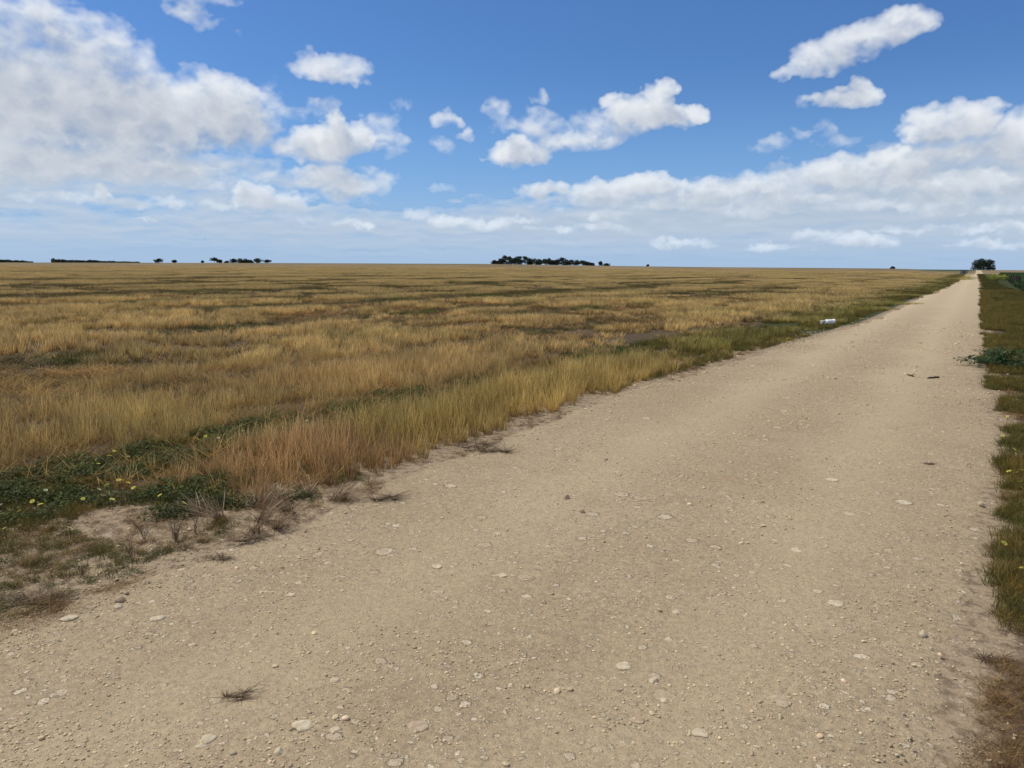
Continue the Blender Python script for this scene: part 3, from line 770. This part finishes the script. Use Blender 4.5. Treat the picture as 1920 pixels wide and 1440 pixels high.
# ---------------------------------------------------------------- stones, twigs, dead tufts on the track
mat_stone = stone_material("pale_limestone", (.46, .375, .25), (.66, .565, .40), False)
mat_stone_b = stone_material("brown_limestone", (.36, .26, .17), (.50, .40, .28), False)
STONES = [  # photo x, y, width px, height-to-width on the ground, height m, tilt, material, label
 (565,1370,46,.62,.010,18,0,"large pale flat stone set in the track, second in from the photo's lower left"),
 (628,1377,24,.5,.007,20,0,"small pale wedge-shaped stone beside the large pale flat one"),
 (783,1372,44,.6,.004,10,1,"buff stone slab nearly buried in the track, centre bottom"),
 (390,1394,34,.5,.010,15,0,"rough pale stone at the bottom left, left of the large flat one"),
 (378,1407,22,.4,.006,0,0,"thin white sliver of stone just under a rough pale stone"),
 (523,1420,20,.8,.012,0,0,"upright little pale stone near the bottom edge, below the large flat one"),
 (1170,1259,32,.55,.012,-12,0,"smooth oval pale stone in the middle of the track"),
 (1226,1288,22,.7,.014,-25,0,"whitish stone half bedded in a reddish patch of track"),
 (1245,1325,20,.5,.008,-30,0,"small angular white stone between the oval stone and the broad slab"),
 (1312,1386,34,.55,.010,-10,0,"broad pale slab of stone near the bottom right of the track's middle"),
 (1460,1325,46,.55,.006,-14,1,"wide brownish slab almost flush with the track"),
 (1567,1138,32,.4,.009,-6,0,"long thin pale stone lying across the track at the right"),
 (1268,1156,18,.7,.010,0,0,"round white stone alone on the smooth middle of the track"),
 (1560,905,24,.5,.014,0,0,"far pale flat stone on the right half of the track"),
 (942,1085,20,.55,.008,12,0,"pale oblong pebble in mid track, right of a matching white one"),
 (820,1068,20,.6,.010,0,0,"white knobbly pebble left of mid track"),
 (1062,940,14,.8,.030,0,1,"brown lump of stone standing up from the track, nearest the field"),
 (1090,965,12,.8,.024,0,1,"small brown clod right of the standing brown lump"),
 (1730,1196,15,.9,.020,0,0,"round pale cobble with a shadow at the right of the track"),
 (1838,950,13,.7,.022,-10,0,"egg-shaped grey-white cobble beside the right verge"),
 (295,1167,34,.35,.012,14,0,"long pale stone on the gravelly left edge of the track"),
 (222,1145,16,.7,.016,0,0,"white stone at the foot of a grey lump by the left verge"),
 (226,1134,20,.7,.024,10,1,"grey-brown lump of stone by the left verge"),
 (130,1165,34,.35,.010,8,0,"bleached flat stone on the far left gravel"),
 (628,1283,18,1.1,.008,60,0,"pale yellow upright-lying stone left of the track's middle"),
 (1020,1137,12,.9,.014,0,1,"dark brown pebble lying alone in mid track"),
 (1196,1365,26,.6,.006,0,1,"ochre stone fragment left of the broad pale slab"),
 (816,1296,16,.8,.010,0,0,"bright small chip of stone above the buff slab"),
 (915,1152,16,.5,.007,14,0,"narrow white chip just below the middle of the track"),
 (1494,1038,22,.45,.008,0,0,"flat pale fleck of stone far right of mid track"),
]
for k, (px_, py_, wpx, asp, hh, tilt, mm, lab) in enumerate(STONES):
    x, y = spot(px_, py_); dist = math.sqrt(x*x + y*y + CAM_H**2)
    ax = (np.array([px_, py_, 0]) - [PW/2, PH/2, 0]); f = math.sqrt(FPX**2 + ax[0]**2 + ax[1]**2)
    w = wpx*dist/f*.5; elev = CAM_H/dist
    V, F = rock(1000 + k*3, 3, 1.0, .5); V = np.array(V); V[:, :2] /= np.abs(V[:, :2]).max(0)
    dep = w*min(1.15, asp/elev*.85)
    V = V*np.array([w, dep, hh/np.abs(V[:, 2]).max()])
    V[:, 0] += (fbm(V[:, 0]*60 + k, V[:, 1]*60, 3, .5, 98) - .5)*w*.35; V[:, 1] += (fbm(V[:, 0]*60, V[:, 1]*60 + k, 3, .5, 99) - .5)*w*.3
    me = mesh_from("stone", V, F, mat_stone_b if mm else mat_stone, True)
    onr = road_l(y) + .05 < x < road_r(y) - .05
    z = float(road_top(x, y) if onr else soil_top(x, y) + .012)
    o = put("stone", me, loc=(x, y, z + hh*.08), rot=(0, 0, math.atan2(y, x) - math.pi/2 + math.radians(tilt)))
    tag(o, lab, "stone", "larger stones lying on the track")

def tube(pts, rads, sides=6):
    pts = [Vector(p) for p in pts]; V = []; F = []
    for i, p in enumerate(pts):
        d = (pts[min(i+1, len(pts)-1)] - pts[max(i-1, 0)]).normalized()
        a = d.orthogonal().normalized(); b = d.cross(a)
        for s in range(sides):
            t_ = s/sides*6.283; V.append(tuple(p + (a*math.cos(t_) + b*math.sin(t_))*rads[i]))
    for i in range(len(pts)-1):
        for s in range(sides): F.append([i*sides+s, i*sides+(s+1) % sides, (i+1)*sides+(s+1) % sides, (i+1)*sides+s])
    V.append(tuple(pts[0])); V.append(tuple(pts[-1])); n = len(V)
    for s in range(sides):
        F.append([n-2, (s+1) % sides, s]); F.append([n-1, (len(pts)-1)*sides+s, (len(pts)-1)*sides+(s+1) % sides])
    return V, F
def join(parts):
    V = []; F = []
    for v, f in parts:
        b = len(V); V += [tuple(q) for q in v]; F += [[i + b for i in ff] for ff in f]
    return V, F
def plain(name, col, rough=.8, var=.35, scale=20, spec=.2, trans=None):
    m, t = material(name); P = t.add('ShaderNodeTexCoord').outputs['Object']
    n = t.noise(P, scale, 5, .6).outputs[0]
    c = t.mix(t.ss(n, .3, .7), tuple(v*(1-var) for v in col), tuple(min(.9, v*(1+var*.5)) for v in col))
    finish(t, c, rough, bump(t, n, .004, .4), spec, trans); return m
mat_bark = plain("dark_dry_bark", (.075, .05, .033), .85)
for (xa, ya, xb, yb, lab) in [(1701,707,1714,709,"short plain dark stick on the right half of the track"),
                              (1739,713,1757,711,"dark stick with a knob at one end, on the right half of the track")]:
    a = spot(xa, ya); b = spot(xb, yb); mid_ = ((a[0]+b[0])/2, (a[1]+b[1])/2)
    z = float(road_top(*mid_)) + .012
    pts = []
    for q in np.linspace(0, 1, 6): pts.append(((b[0]-a[0])*(q-.5) + random.Random(xa+int(q*10)).uniform(-.008,.008), (b[1]-a[1])*(q-.5) + .02*math.sin(q*5), .004*math.sin(q*7)))
    parts = [tube(pts, [.007,.012,.013,.011,.012,.006])]
    if 'knob' in lab: parts.append(([tuple(np.array(v)*.024 + np.array(pts[-1])) for v in rock(77, 2, .8)[0]], rock(77, 2, .8)[1]))
    parts.append(tube([pts[2], (pts[2][0]+.04, pts[2][1]+.06, .012), (pts[2][0]+.06, pts[2][1]+.12, .01)], [.006,.004,.002]))
    tag(put("stick", mesh_from("stick", *join(parts), mat_bark, True), loc=(*mid_, z)), lab, "stick", "sticks lying on the track")

mat_dead = stem_material("dead_tuft", (.11, .075, .05), (.16, .11, .07), (.24, .18, .115), .15)
def white_tint(mat):
    """the same stems for single plants, which are no scattered copies and so carry no tint"""
    m = mat.copy()
    for n in m.node_tree.nodes:
        if n.type == 'MIX' and n.blend_type == 'MULTIPLY' and n.inputs[7].is_linked and n.inputs[7].links[0].from_node.type == 'ATTRIBUTE':
            n.inputs[0].default_value = 0.0
    return m
mat_dead = white_tint(mat_dead); mat_straw_own = white_tint(mat_straw); mat_green_own = white_tint(mat_green); mat_leaf_own = white_tint(mat_leaf)
TUFTS = [(905,843,.26,.09,"dark matted dead tuft flattened at the left edge of the track, farthest of them"),
         (930,853,.20,.05,"wispy brown root strand trailing on the track in front of a dark tuft"),
         (725,940,.20,.05,"thin dead tuft pressed into the track below the tall edge grass"),
         (465,1020,.13,.07,"dark dead tuft on bare dirt under the end of the tall grass row"),
         (450,1312,.075,.035,"dark scrap of dead grass with gravel at the lower left of the track"),
         (412,1052,.09,.04,"small brown tuft on bare dirt, lower left of a darker one"),
         (60,1130,.20,.08,"rotted grass tussock lying at the far left edge of the track"),
         (1868,1240,.10,.04,"reddish dead mat at the right edge of the track"),
         (1745,875,.06,.03,"small dark tuft on the right half of the track")]
for k, (px_, py_, rad, hgt, lab) in enumerate(TUFTS):
    x, y = spot(px_, py_)
    V, F, T, R = blades(int(170*min(1, rad*6)), rad*.55, hgt*1.2, rad*.9, .0045, 3, (.82, 1.15), .35, 1200 + k, bunch=7)
    V[:, 2] = np.clip(V[:, 2]*.55, 0, hgt); V[:, 0] *= 1.3
    V[:, 1] *= .7
    me = mesh_from("dead_tuft", V, F, mat_dead); fattr(me, 'up', T); fattr(me, 'rnd', R)
    onr = road_l(y) < x < road_r(y)
    tag(put("dead_tuft", me, loc=(x, y, float(road_top(x, y) if onr else soil_top(x, y) + .012)), rot=(0, 0, YAW + .3*math.sin(k*2.1))), lab, "dead grass", "dead tufts on the track")

mat_twig = plain("dry_twigs", (.17, .125, .085), .85)
# the end of the edge row has been flattened: stems fan out over the dirt
mat_flat = white_tint(stem_material("flattened_stems", (.17, .115, .08), (.34, .245, .16), (.48, .37, .24), .15))
for (px_, py_, n_, rad, hgt, lab) in [(455, 972, 420, .32, .30, "flattened mauve-brown tussock fanning over the dirt at the near end of the grass row"),
                                      (575, 945, 260, .24, .26, "smaller bent-over brown tussock just behind the flattened one")]:
    x, y = spot(px_, py_)
    V, F, T, R = blades(n_, rad, hgt*.5, hgt, .0042, 4, (.35, .95), .40, 1300 + n_, fan=True, bunch=9)
    V[:, 2] = np.clip(V[:, 2], -.01, None)*.85; V[:, 0] += V[:, 2]*.35; V[:, 1] -= V[:, 2]*.2
    me = mesh_from("tussock", V, F, mat_flat); fattr(me, 'up', T); fattr(me, 'rnd', R)
    tag(put("tussock", me, loc=(x, y, float(soil_top(x, y)) + .005)), lab, "dry grass")
# thin dry twiggy plants standing on the bare verge at the left
TWIG = [(248,1052,.19,"forked dry stalk standing on the bare verge, with thin twigs"),
        (330,1016,.15,"bushy little dry plant on the bare verge, right of the forked stalk"),
        (365,1000,.13,"short spindly dry plant next to the end of the grass row"),
        (270,1010,.17,"thin dry plant behind the forked stalk on the verge"),
        (155,1080,.10,"low brown seedling with two dark seed heads on the left verge")]
for k, (px_, py_, hgt, lab) in enumerate(TWIG):
    x, y = spot(px_, py_); r_ = random.Random(300 + k); parts = []
    for b in range(5 if k != 1 else 11):
        a = r_.random()*6.283; l = .25 + .4*r_.random(); h_ = hgt*(.6 + .4*r_.random())
        p = [(0, 0, -.01)]
        for q in (.3, .6, 1.0): p.append((math.cos(a)*l*h_*q**1.4 + r_.uniform(-.006,.006), math.sin(a)*l*h_*q**1.4 + r_.uniform(-.006,.006), h_*q))
        parts.append(tube(p, [.0018, .0015, .0012, .0007], 4))
        for s in range(2):
            c = p[1 + s]; parts.append(tube([c, (c[0]+r_.uniform(-.03,.03), c[1]+r_.uniform(-.03,.03), c[2]+.035)], [.0012, .0006], 4))
    st = mesh_from("dry_plant", *join(parts), mat_twig)
    tag(put("dry_plant", st, loc=(x, y, float(soil_top(x, y)) + .01)), lab, "dry plant", "dry plants on the bare verge")

# ---------------------------------------------------------------- yellow daisies
mat_petal = plain("yellow_petals", (.72, .66, .12), .6, .15, 60, .2, .3)
mat_petal_pale = plain("pale_petals", (.74, .74, .42), .6, .15, 60, .2, .3)
mat_eye = plain("flower_eye", (.10, .07, .02), .8)
def flower_parts(R, seed):
    r_ = random.Random(seed); V = []; F = []
    n = 11
    for i in range(n):
        a = i/n*6.283; w = .22; up = .12 + .1*r_.random()
        for rr, ww, zz in ((.22, .5, 0), (.65, 1, up*.7), (1.0, .5, up)):
            c = (math.cos(a)*rr*R, math.sin(a)*rr*R); s = (-math.sin(a)*w*ww*R, math.cos(a)*w*ww*R)
            V += [(c[0]-s[0], c[1]-s[1], zz*R), (c[0]+s[0], c[1]+s[1], zz*R)]
        b = i*6; F += [[b, b+1, b+3, b+2], [b+2, b+3, b+5, b+4]]
    eye = [(math.cos(j/8*6.283)*R*.3, math.sin(j/8*6.283)*R*.3, R*.06) for j in range(8)] + [(0, 0, R*.16)]
    return (V, F), (eye, [[j, (j+1) % 8, 8] for j in range(8)])
(fv, ff), (ev, ef) = flower_parts(1.0, 5)
me_petals = {0: mesh_from("petals", fv, ff, mat_petal), 1: mesh_from("petals", fv, ff, mat_petal_pale)}
me_eye = mesh_from("flower_centre", ev, ef, mat_eye)
me_stem = mesh_from("stem", *tube([(0,0,-1), (.04,.02,-.5), (0,0,0)], [.03,.025,.02], 5), mat_green_own)
FL = [(x_, y_, 'L') for x_, y_ in [(85,912),(60,932),(75,938),(35,955),(130,987),(8,986),(240,901),(200,905),(185,912),(210,937),(155,930),(250,912),(0,940),(184,866),(205,850),(213,840),(240,850),(222,893),
                                   (370,822),(385,815),(410,820),(455,805),(350,880),(62,803),(575,788),(560,795),(300,930),(345,942)]] + \
     [(x_, y_, 'R') for x_, y_ in [(1880,815),(1902,840),(1889,779),(1892,881),(1906,883),(1916,879),(1915,911),(1917,1061),(1883,1015),(1915,900)]]
for k, (px_, py_, sd_) in enumerate(FL):
    hgt = .085 if sd_ == 'L' else .06
    x, y = spot(px_, py_, hgt); dist = math.sqrt(x*x + y*y)
    z = float(soil_top(x, y))
    e_ = empty("daisy", (x, y, z))
    if k == 28: lab, grp = "bright yellow daisy alone in front of the right verge's grass", None
    elif k == 35: lab, grp = "yellow daisy nearest the camera on the right verge", None
    elif sd_ == 'L': lab, grp = "small pale yellow daisy among the dark weeds left of the track", "yellow daisies in the weeds left of the track"
    else: lab, grp = "little yellow daisy in the grass of the right verge, behind the nearest one", "yellow daisies along the right verge"
    tag(e_, lab, "flower", grp)
    R = (.013 + .004*((k*37) % 5)/4)*(1.3 if sd_ == 'R' else 1.1)
    tl = (.5*math.sin(k*1.7), .5*math.cos(k*2.3), k)
    p = put("petals", me_petals[1 if (sd_ == 'L' and k % 4 == 0) else 0], e_, (0, 0, hgt), tl); p.scale = (R, R, R)
    c = put("flower_centre", me_eye, e_, (0, 0, hgt), tl); c.scale = (R, R, R)
    s = put("stem", me_stem, e_, (0, 0, hgt)); s.scale = (hgt*.8, hgt*.8, hgt*1.1)

# ---------------------------------------------------------------- leafy bush on the right verge, yellow bushes beyond
def bush(name, px_, py_, w, d_, h, nleaf, mat_l, lab, cat, seed, leaf=(.03, .07), dist=None):
    x, y = spot(px_, py_) if dist is None else at_depth(px_, py_, dist)[:2]
    e_ = empty(name, (x, y, float(land(x, y))), 0)
    r = np.random.RandomState(seed); parts = []
    for b in range(7):
        a = b/7*6.283 + r.rand(); parts.append(tube([(0,0,0), (math.cos(a)*w*.25, math.sin(a)*d_*.25, h*.35), (math.cos(a)*w*.42, math.sin(a)*d_*.42, h*(.5+.3*r.rand()))], [.012*h/.4, .008*h/.4, .003*h/.4], 5))
    put("stems", mesh_from("stems", *join(parts), mat_bark), e_)
    V, F, U, R = leaf_clump(nleaf, 1.0, 1.0, seed, (leaf[0], leaf[1]), .55)
    cl = r.randn(26, 3)*np.array([.36, .36, .22]) + [0, 0, .42]; cl[:, 2] = np.clip(cl[:, 2], .12, .85)
    k = r.randint(0, 26, nleaf); off = cl[k] + r.randn(nleaf, 3)*[.10, .10, .09]
    Vc = V.reshape(nleaf, 7, 3); c0 = Vc[:, :1].copy(); Vc = (Vc - c0)
    off = off*np.array([w, d_, h]); off[:, 2] = np.clip(off[:, 2], .015, None)
    V = (Vc + off[:, None]).reshape(-1, 3)
    me = mesh_from("foliage", V, F, mat_l); fattr(me, 'up', np.clip(V[:, 2]/h, 0, 1)); fattr(me, 'rnd', R)
    put("foliage", me, e_)
    tag(e_, lab, cat); return e_
mat_bushleaf = stem_material("bush_leaves", (.022, .050, .018), (.034, .074, .026), (.06, .11, .042), .2, .45); mat_bushleaf = white_tint(mat_bushleaf)
mat_yellowleaf = white_tint(stem_material("yellow_bush", (.12, .15, .03), (.28, .30, .06), (.50, .48, .10), .3))
b_ = bush("leafy_bush", 1903, 688, 1.25, .8, .36, 2600, mat_bushleaf, "dark green leafy bush spilling over the right edge of the track", "bush", 41)
b_.location.x += .22
bush("yellow_bush", 1865, 521, 1.6, 3.0, 1.0, 900, mat_yellowleaf, "yellow-green flowering bush at the crop's corner, left of its twin", "bush", 42, (.10, .2), 175)
bush("yellow_bush", 1871, 523, 1.6, 3.0, .9, 900, mat_yellowleaf, "yellow-green flowering bush in front of the dark crop, nearer of the pair", "bush", 43, (.10, .2), 140)

# dark posts along the crop
mat_post = plain("weathered_post", (.05, .045, .04), .9)
for k, (px_, py_, dist, h) in enumerate([(1893,534,112,1.0),(1897,537,104,1.15),(1901,538,97,1.0),(1904,540,91,1.1),(1908,541,85,1.0),(1911,543,80,1.1)]):
    x, y, _ = at_depth(px_, py_, dist); z = float(land(x, y))
    V, F = tube([(0, 0, -.1), (.02, 0, h*.5), (.07 + .03*(k % 3), 0, h)], [.09, .08, .07], 8)
    tag(put("fence_post", mesh_from("fence_post", V, F, mat_post), loc=(x, y, z), rot=(0, 0, k*.7)),
        "dark leaning post at the near edge of the green crop", "post", "dark posts beside the crop")

# ---------------------------------------------------------------- white plastic drum lying on the left verge
mat_white = plain("white_plastic", (.88, .88, .87), .45, .06, 9, .4)
mat_dirtyw = plain("dirty_clear_plastic", (.58, .60, .56), .5, .45, 22, .4)
x, y = spot(1549, 609); x2, y2 = spot(1568, 609)
ax = math.atan2(y2 - y, x2 - x)
e_ = empty("plastic_drum", (x, y, float(soil_top(x, y)) + .02), ax)
tag(e_, "white plastic drum lying crushed on its side in the left verge grass", "drum")
def shell(x0, x1, n, R, crush, seed, cap=True):
    V = []; F = []; S = 28
    for i in range(n + 1):
        q = i/n; xx = x0 + (x1 - x0)*q
        for s in range(S):
            a = s/S*6.283
            rr = R*(1 - crush*(.5 + .5*math.sin(a*3 + xx*40 + seed))*(1 if True else 0) - (.04 if i in (2, 3) and not crush > .1 else 0))
            ca, sa = math.cos(a), math.sin(a)
            k = (abs(ca)**4 + abs(sa)**4)**(-.25)
            V.append((xx, ca*rr*k, sa*rr*k*.86 + R*.86))
    for i in range(n):
        for s in range(S): F.append([i*S+s, i*S+(s+1) % S, (i+1)*S+(s+1) % S, (i+1)*S+s])
    if cap:
        V.append((x0, 0, R*.86)); V.append((x1 + R*.12, 0, R*.86)); m = len(V)
        for s in range(S): F.append([m-2, (s+1) % S, s]); F.append([m-1, n*S+s, n*S+(s+1) % S])
    return V, F
put("body", mesh_from("body", *shell(.0, .25, 12, .095, .03, 0), mat_white, True), e_)
put("crushed_end", mesh_from("crushed_end", *shell(-.17, .0, 12, .082, .30, 2), mat_dirtyw, False), e_)
put("rim", mesh_from("rim", *shell(.235, .252, 2, .101, .0, 0), mat_white, True), e_)
e_.scale = (.92, .92, .92)

# ---------------------------------------------------------------- shed beyond the crest
mat_tin = plain("blue_green_tin", (.06, .10, .11), .5, .2, 3, .4); mat_wall = plain("grey_boards", (.26, .27, .28), .8, .3, 2)
x, y, _ = at_depth(1807, 508, 395); z = float(land(x, y))
e_ = empty("farm_shed", (x, y, z), .18)
tag(e_, "small low grey shed with a dark roof, left of the track on the crest", "shed")
def box(x0, x1, y0, y1, z0, z1):
    V = [(x0,y0,z0),(x1,y0,z0),(x1,y1,z0),(x0,y1,z0),(x0,y0,z1),(x1,y0,z1),(x1,y1,z1),(x0,y1,z1)]
    return V, [[0,3,2,1],[4,5,6,7],[0,1,5,4],[1,2,6,5],[2,3,7,6],[3,0,4,7]]
W_ = 1.45
parts = [box(-W_, -.45, -1.0, -.9, 0, 2.0), box(.45, W_, -1.0, -.9, 0, 2.0), box(-.45, .45, -1.0, -.9, 1.75, 2.0), box(-W_, W_, .9, 1.0, 0, 1.8), box(-W_, -W_+.1, -.9, .9, 0, 1.9), box(W_-.1, W_, -.9, .9, 0, 1.9)]
for i in range(9): parts.append(box(-W_ + .05 + i*.33, -W_ + .09 + i*.33, -1.04, -1.0, 0, 1.7 if not 3 <= i <= 5 else .02))
put("wall", mesh_from("wall", *join(parts), mat_wall), e_)
put("roof", mesh_from("roof", *join([([(-W_-.15,-1.2,2.05),(W_+.15,-1.2,2.05),(W_+.15,1.15,1.82),(-W_-.15,1.15,1.82),(-W_-.15,-1.2,2.25),(W_+.15,-1.2,2.25),(W_+.15,1.15,1.98),(-W_-.15,1.15,1.98)], [[0,3,2,1],[4,5,6,7],[0,1,5,4],[1,2,6,5],[2,3,7,6],[3,0,4,7]])]), mat_tin), e_)
put("door", mesh_from("door", *box(-.42, .42, -.97, -.93, 0, 1.72), mat_tin), e_)

# ---------------------------------------------------------------- trees along the horizon
m_, t = material("gum_leaves"); P = t.add('ShaderNodeTexCoord').outputs['Object']
n_ = t.noise(P, .9, 3, .6).outputs[0]; rn = t.add('ShaderNodeAttribute', attribute_name='rnd').outputs['Fac']
c = t.mix(t.ss(n_, .35, .65), (.016, .024, .016), (.040, .052, .028)); c = t.mix(1.0, c, t.mix(rn, (.6,.6,.6), (1.4,1.4,1.3)), 'MULTIPLY')
finish(t, c, .6, None, .2, .15); mat_gum = m_
mat_trunk = plain("gum_bark", (.10, .08, .065), .9, .3, 2)
def tree(px_, py_, dist, w, h, lobes, leaves, lab, seed, group=None, spread=1.0, open_=.0, leaf=.5, name="gum_tree", skirt=.25, base=None):
    x, y, zz = at_depth(px_, py_, dist); z = float(land(x, y)) if base is None else base
    e_ = empty(name, (x, y, z)); r = np.random.RandomState(seed)
    C = []; parts = []
    top_c = []
    for i in range(lobes):
        a = r.rand()*6.283; q = math.sqrt(r.rand())*.38*w*spread
        hz_ = h*(skirt + (1 - skirt - .16)*r.rand()*(1 - .45*(q/(.5*w))**2))
        rad = w*(.17 + .12*r.rand()); C.append((math.cos(a)*q, math.sin(a)*q, hz_, rad))
    C.append((0, 0, h*.80, w*.18)); C.append((w*.12, 0, h*.74, w*.16))
    C = np.array(C)
    tr = max(.10, h*.028)
    parts.append(tube([(0,0,-.3), (.02*h, .01*h, h*.2), (0, .02*h, h*.42), (.02*h, 0, h*.62)], [tr*1.2, tr, tr*.75, tr*.4], 8))
    for c in C[::max(1, len(C)//7)]:
        parts.append(tube([(0, .01*h, h*.18 + .12*h*r.rand()), (c[0]*.5, c[1]*.5, (h*.3 + c[2])*.5), (c[0]*.95, c[1]*.95, c[2])], [tr*.6, tr*.4, tr*.15], 6))
    put("trunk", mesh_from("trunk", *join(parts), mat_trunk), e_)
    k = r.randint(0, len(C), leaves); d = r.randn(leaves, 3); d /= np.linalg.norm(d, axis=1)[:, None]
    rr = C[k, 3]*(.55 + .5*r.rand(leaves)**.6)
    cen = C[k, :3] + d*rr[:, None]*np.array([1.1, 1.1, .62])
    cen[:, 2] = np.clip(cen[:, 2], h*.03, None)
    s = leaf*(.5 + .9*r.rand(leaves)); A = r.randn(leaves, 3); A /= np.linalg.norm(A, axis=1)[:, None]; B = np.cross(A, r.randn(leaves, 3)); B /= np.linalg.norm(B, axis=1)[:, None] + 1e-9
    V = np.stack([cen - A*s[:, None]*.5, cen + B*s[:, None]*.3, cen + A*s[:, None]*.5, cen - B*s[:, None]*.3], 1).reshape(-1, 3)
    F = np.arange(leaves*4).reshape(-1, 4)
    me = mesh_from("crown", V, F, mat_gum); fattr(me, 'rnd', np.repeat(r.rand(leaves), 4)); put("crown", me, e_)
    return tag(e_, lab, "tree", group)
# the clump the track runs up to
G1 = "trees at the far end of the track"
tree(1838,507,1120,19,15.5,22,5200,"broad dark tree at the end of the track, left of the clump",501,G1,leaf=.8,skirt=.10)
tree(1853,507,1128,15,15.0,18,4200,"rounded dark tree at the end of the track, right of the clump",502,G1,leaf=.8,skirt=.12)
tree(1829,507,1126,9,8.5,12,1800,"low shrubby tree at the left foot of the far clump",503,G1,leaf=.7,skirt=.08)
tree(1861,507,1124,7,7,10,1500,"small low tree at the right foot of the far clump",504,G1,leaf=.7,skirt=.08)
# the grove in the middle: photo x, height px, width px, kind
G2 = "trees of the grove on the middle horizon"
GR = [(928,5,12,0,"lowest shrubby tree at the grove's left tip"),(937,9,13,0,"small sloping tree second from the grove's left tip"),
 (946,15,17,0,"tall round tree near the grove's left end"),(955,14,14,0,"tall tree beside the round one at the grove's left end"),
 (965,11,14,0,"lower tree in the first dip of the grove"),(974,14,16,0,"broad domed tree left of the grove's centre"),
 (984,14,13,2,"tree with an open flat top left of the grove's centre"),(993,10,14,0,"plain low tree right of the flat topped one"),
 (1002,10,14,1,"umbrella shaped tree at the grove's centre, left one"),(1011,9,14,0,"low dark tree at the grove's centre"),
 (1020,9,14,1,"umbrella shaped tree at the grove's centre, right one"),(1029,11,11,2,"narrow tree with a tufted head right of the centre"),
 (1036,7,13,0,"low tree just right of the tufted one"),(1044,9,11,0,"small round tree before the tall tufted one"),
 (1053,13,13,2,"tallest tree in the right half, with a ball of leaves on top"),(1062,9,12,0,"sloping tree right of the tallest in the right half"),
 (1071,8,13,1,"first small umbrella tree towards the right tip"),(1081,8,13,1,"second small umbrella tree towards the right tip"),
 (1091,7,12,1,"third small umbrella tree towards the right tip"),(1100,5,13,0,"low shrubby tree near the grove's right tip"),
 (1108,3,12,0,"very low shrub ending the grove at the right")]
for k, (px_, hp, wp, kind, lab) in enumerate(GR):
    s_ = 880/1440.*1.13; base_y = np.interp(px_, [920, 1110], [496.0, 499.5])
    dist = 905 + (k*37 % 23)
    if kind == 0: tree(px_, base_y, dist, wp*s_, (hp+1.5)*s_, 15, 1500, lab, 600+k, G2, leaf=1.0, skirt=.08)
    elif kind == 1: tree(px_, base_y, dist, wp*s_*1.2, (hp+1.5)*s_, 15, 1300, lab, 600+k, G2, 1.15, leaf=.9, skirt=.22)
    else: tree(px_, base_y, dist, wp*s_, (hp+2)*s_, 14, 1300, lab, 600+k, G2, .95, leaf=.9, skirt=.16)
for (px_, hp, wp, by, sk, lab) in [(1126,10,9,499,.1,"lone ragged tree just right of the grove"),(1137,4,14,499.5,.1,"low shrubs right of the lone ragged tree"),(1215,3,7,500,.1,"tiny lone shrub right of the grove on the horizon"),
      (1673,3,9,504,.05,"small low mound of shrub on the horizon nearer the track"),
      (297,6,14,493,.3,"small dark tree group left of the umbrella trees"),(327,4,8,493,.3,"tiny lone tree on the left horizon"),
      (380,3,5,493,.3,"faintest tiny tree left of the big umbrella tree"),
      (402,9,13,493.5,.55,"big umbrella shaped tree on the left horizon"),(412,5,10,493.5,.2,"low tree touching the big umbrella tree's right side"),
      (425,2,10,493.5,.1,"low shrub between the umbrella tree and the row"),(438,6,14,493.5,.2,"first tree of the dark row on the left horizon"),
      (450,7,16,493.5,.2,"second tree of the dark row on the left horizon"),(460,7,14,493.5,.2,"third and squarest tree of the dark row on the left horizon"),
      (470,4,12,493.5,.2,"low tree closing the dark row on the left horizon"),(483,7,18,493.5,.35,"dome shaped tree right of the dark row"),(501,5,13,493.5,.45,"rightmost small dome tree on the left horizon")]:
    s_ = 880/1440.*(.98 if px_ < 600 else .85)
    tree(px_, by, 915, wp*s_*(1.1), (hp+1.5)*s_, 13, 1100, lab, 700+px_, "scattered trees on the horizon", 1.1 if sk > .4 else .95, leaf=.85, skirt=sk*.7)
# woods so far off that they read as one mass
mat_wood = mat_gum
def wood(p0, p1, hts, lab, seed, dist, fade):
    r = np.random.RandomState(seed); V = []; n = 0; cs = []
    m = int((p1 - p0)*26)
    pxs = p0 + (p1 - p0)*r.rand(m); out = []
    for q in pxs:
        x, y, _ = at_depth(q, 492.5, dist + 25*r.rand())
        hmax = np.interp((q - p0)/(p1 - p0), np.linspace(0, 1, len(hts)), hts)*dist/1440*(1.15*.75 + .5*vnoise(np.array([q*.16]), np.array([2.]), seed)[0])
        out.append((x, y, float(land(x, y)) + hmax*r.rand()))
    c = np.array(out); k = len(c); s = 1.3*(.5 + r.rand(k)); A = r.randn(k, 3); A /= np.linalg.norm(A, axis=1)[:, None]; B = np.cross(A, r.randn(k, 3)); B /= np.linalg.norm(B, axis=1)[:, None]
    V = np.stack([c - A*s[:, None]*.5, c + B*s[:, None]*.4, c + A*s[:, None]*.5, c - B*s[:, None]*.4], 1).reshape(-1, 3)
    me = mesh_from("distant_wood", V, np.arange(k*4).reshape(-1, 4), mat_gum); fattr(me, 'rnd', np.repeat(r.rand(k), 4))
    tag(put("distant_wood", me), lab, "wood", kind='stuff')
wood(96, 262, [5.5,4.2,4,3.6,3,3.6,2.4,2,1.6,1.6,1.2], "long low belt of far trees at the left of the horizon", 11, 990, 0)
wood(-40, 62, [2.5,4,3.5,3,2.5,1], "faint low trees at the far left end of the horizon", 12, 1010, 0)
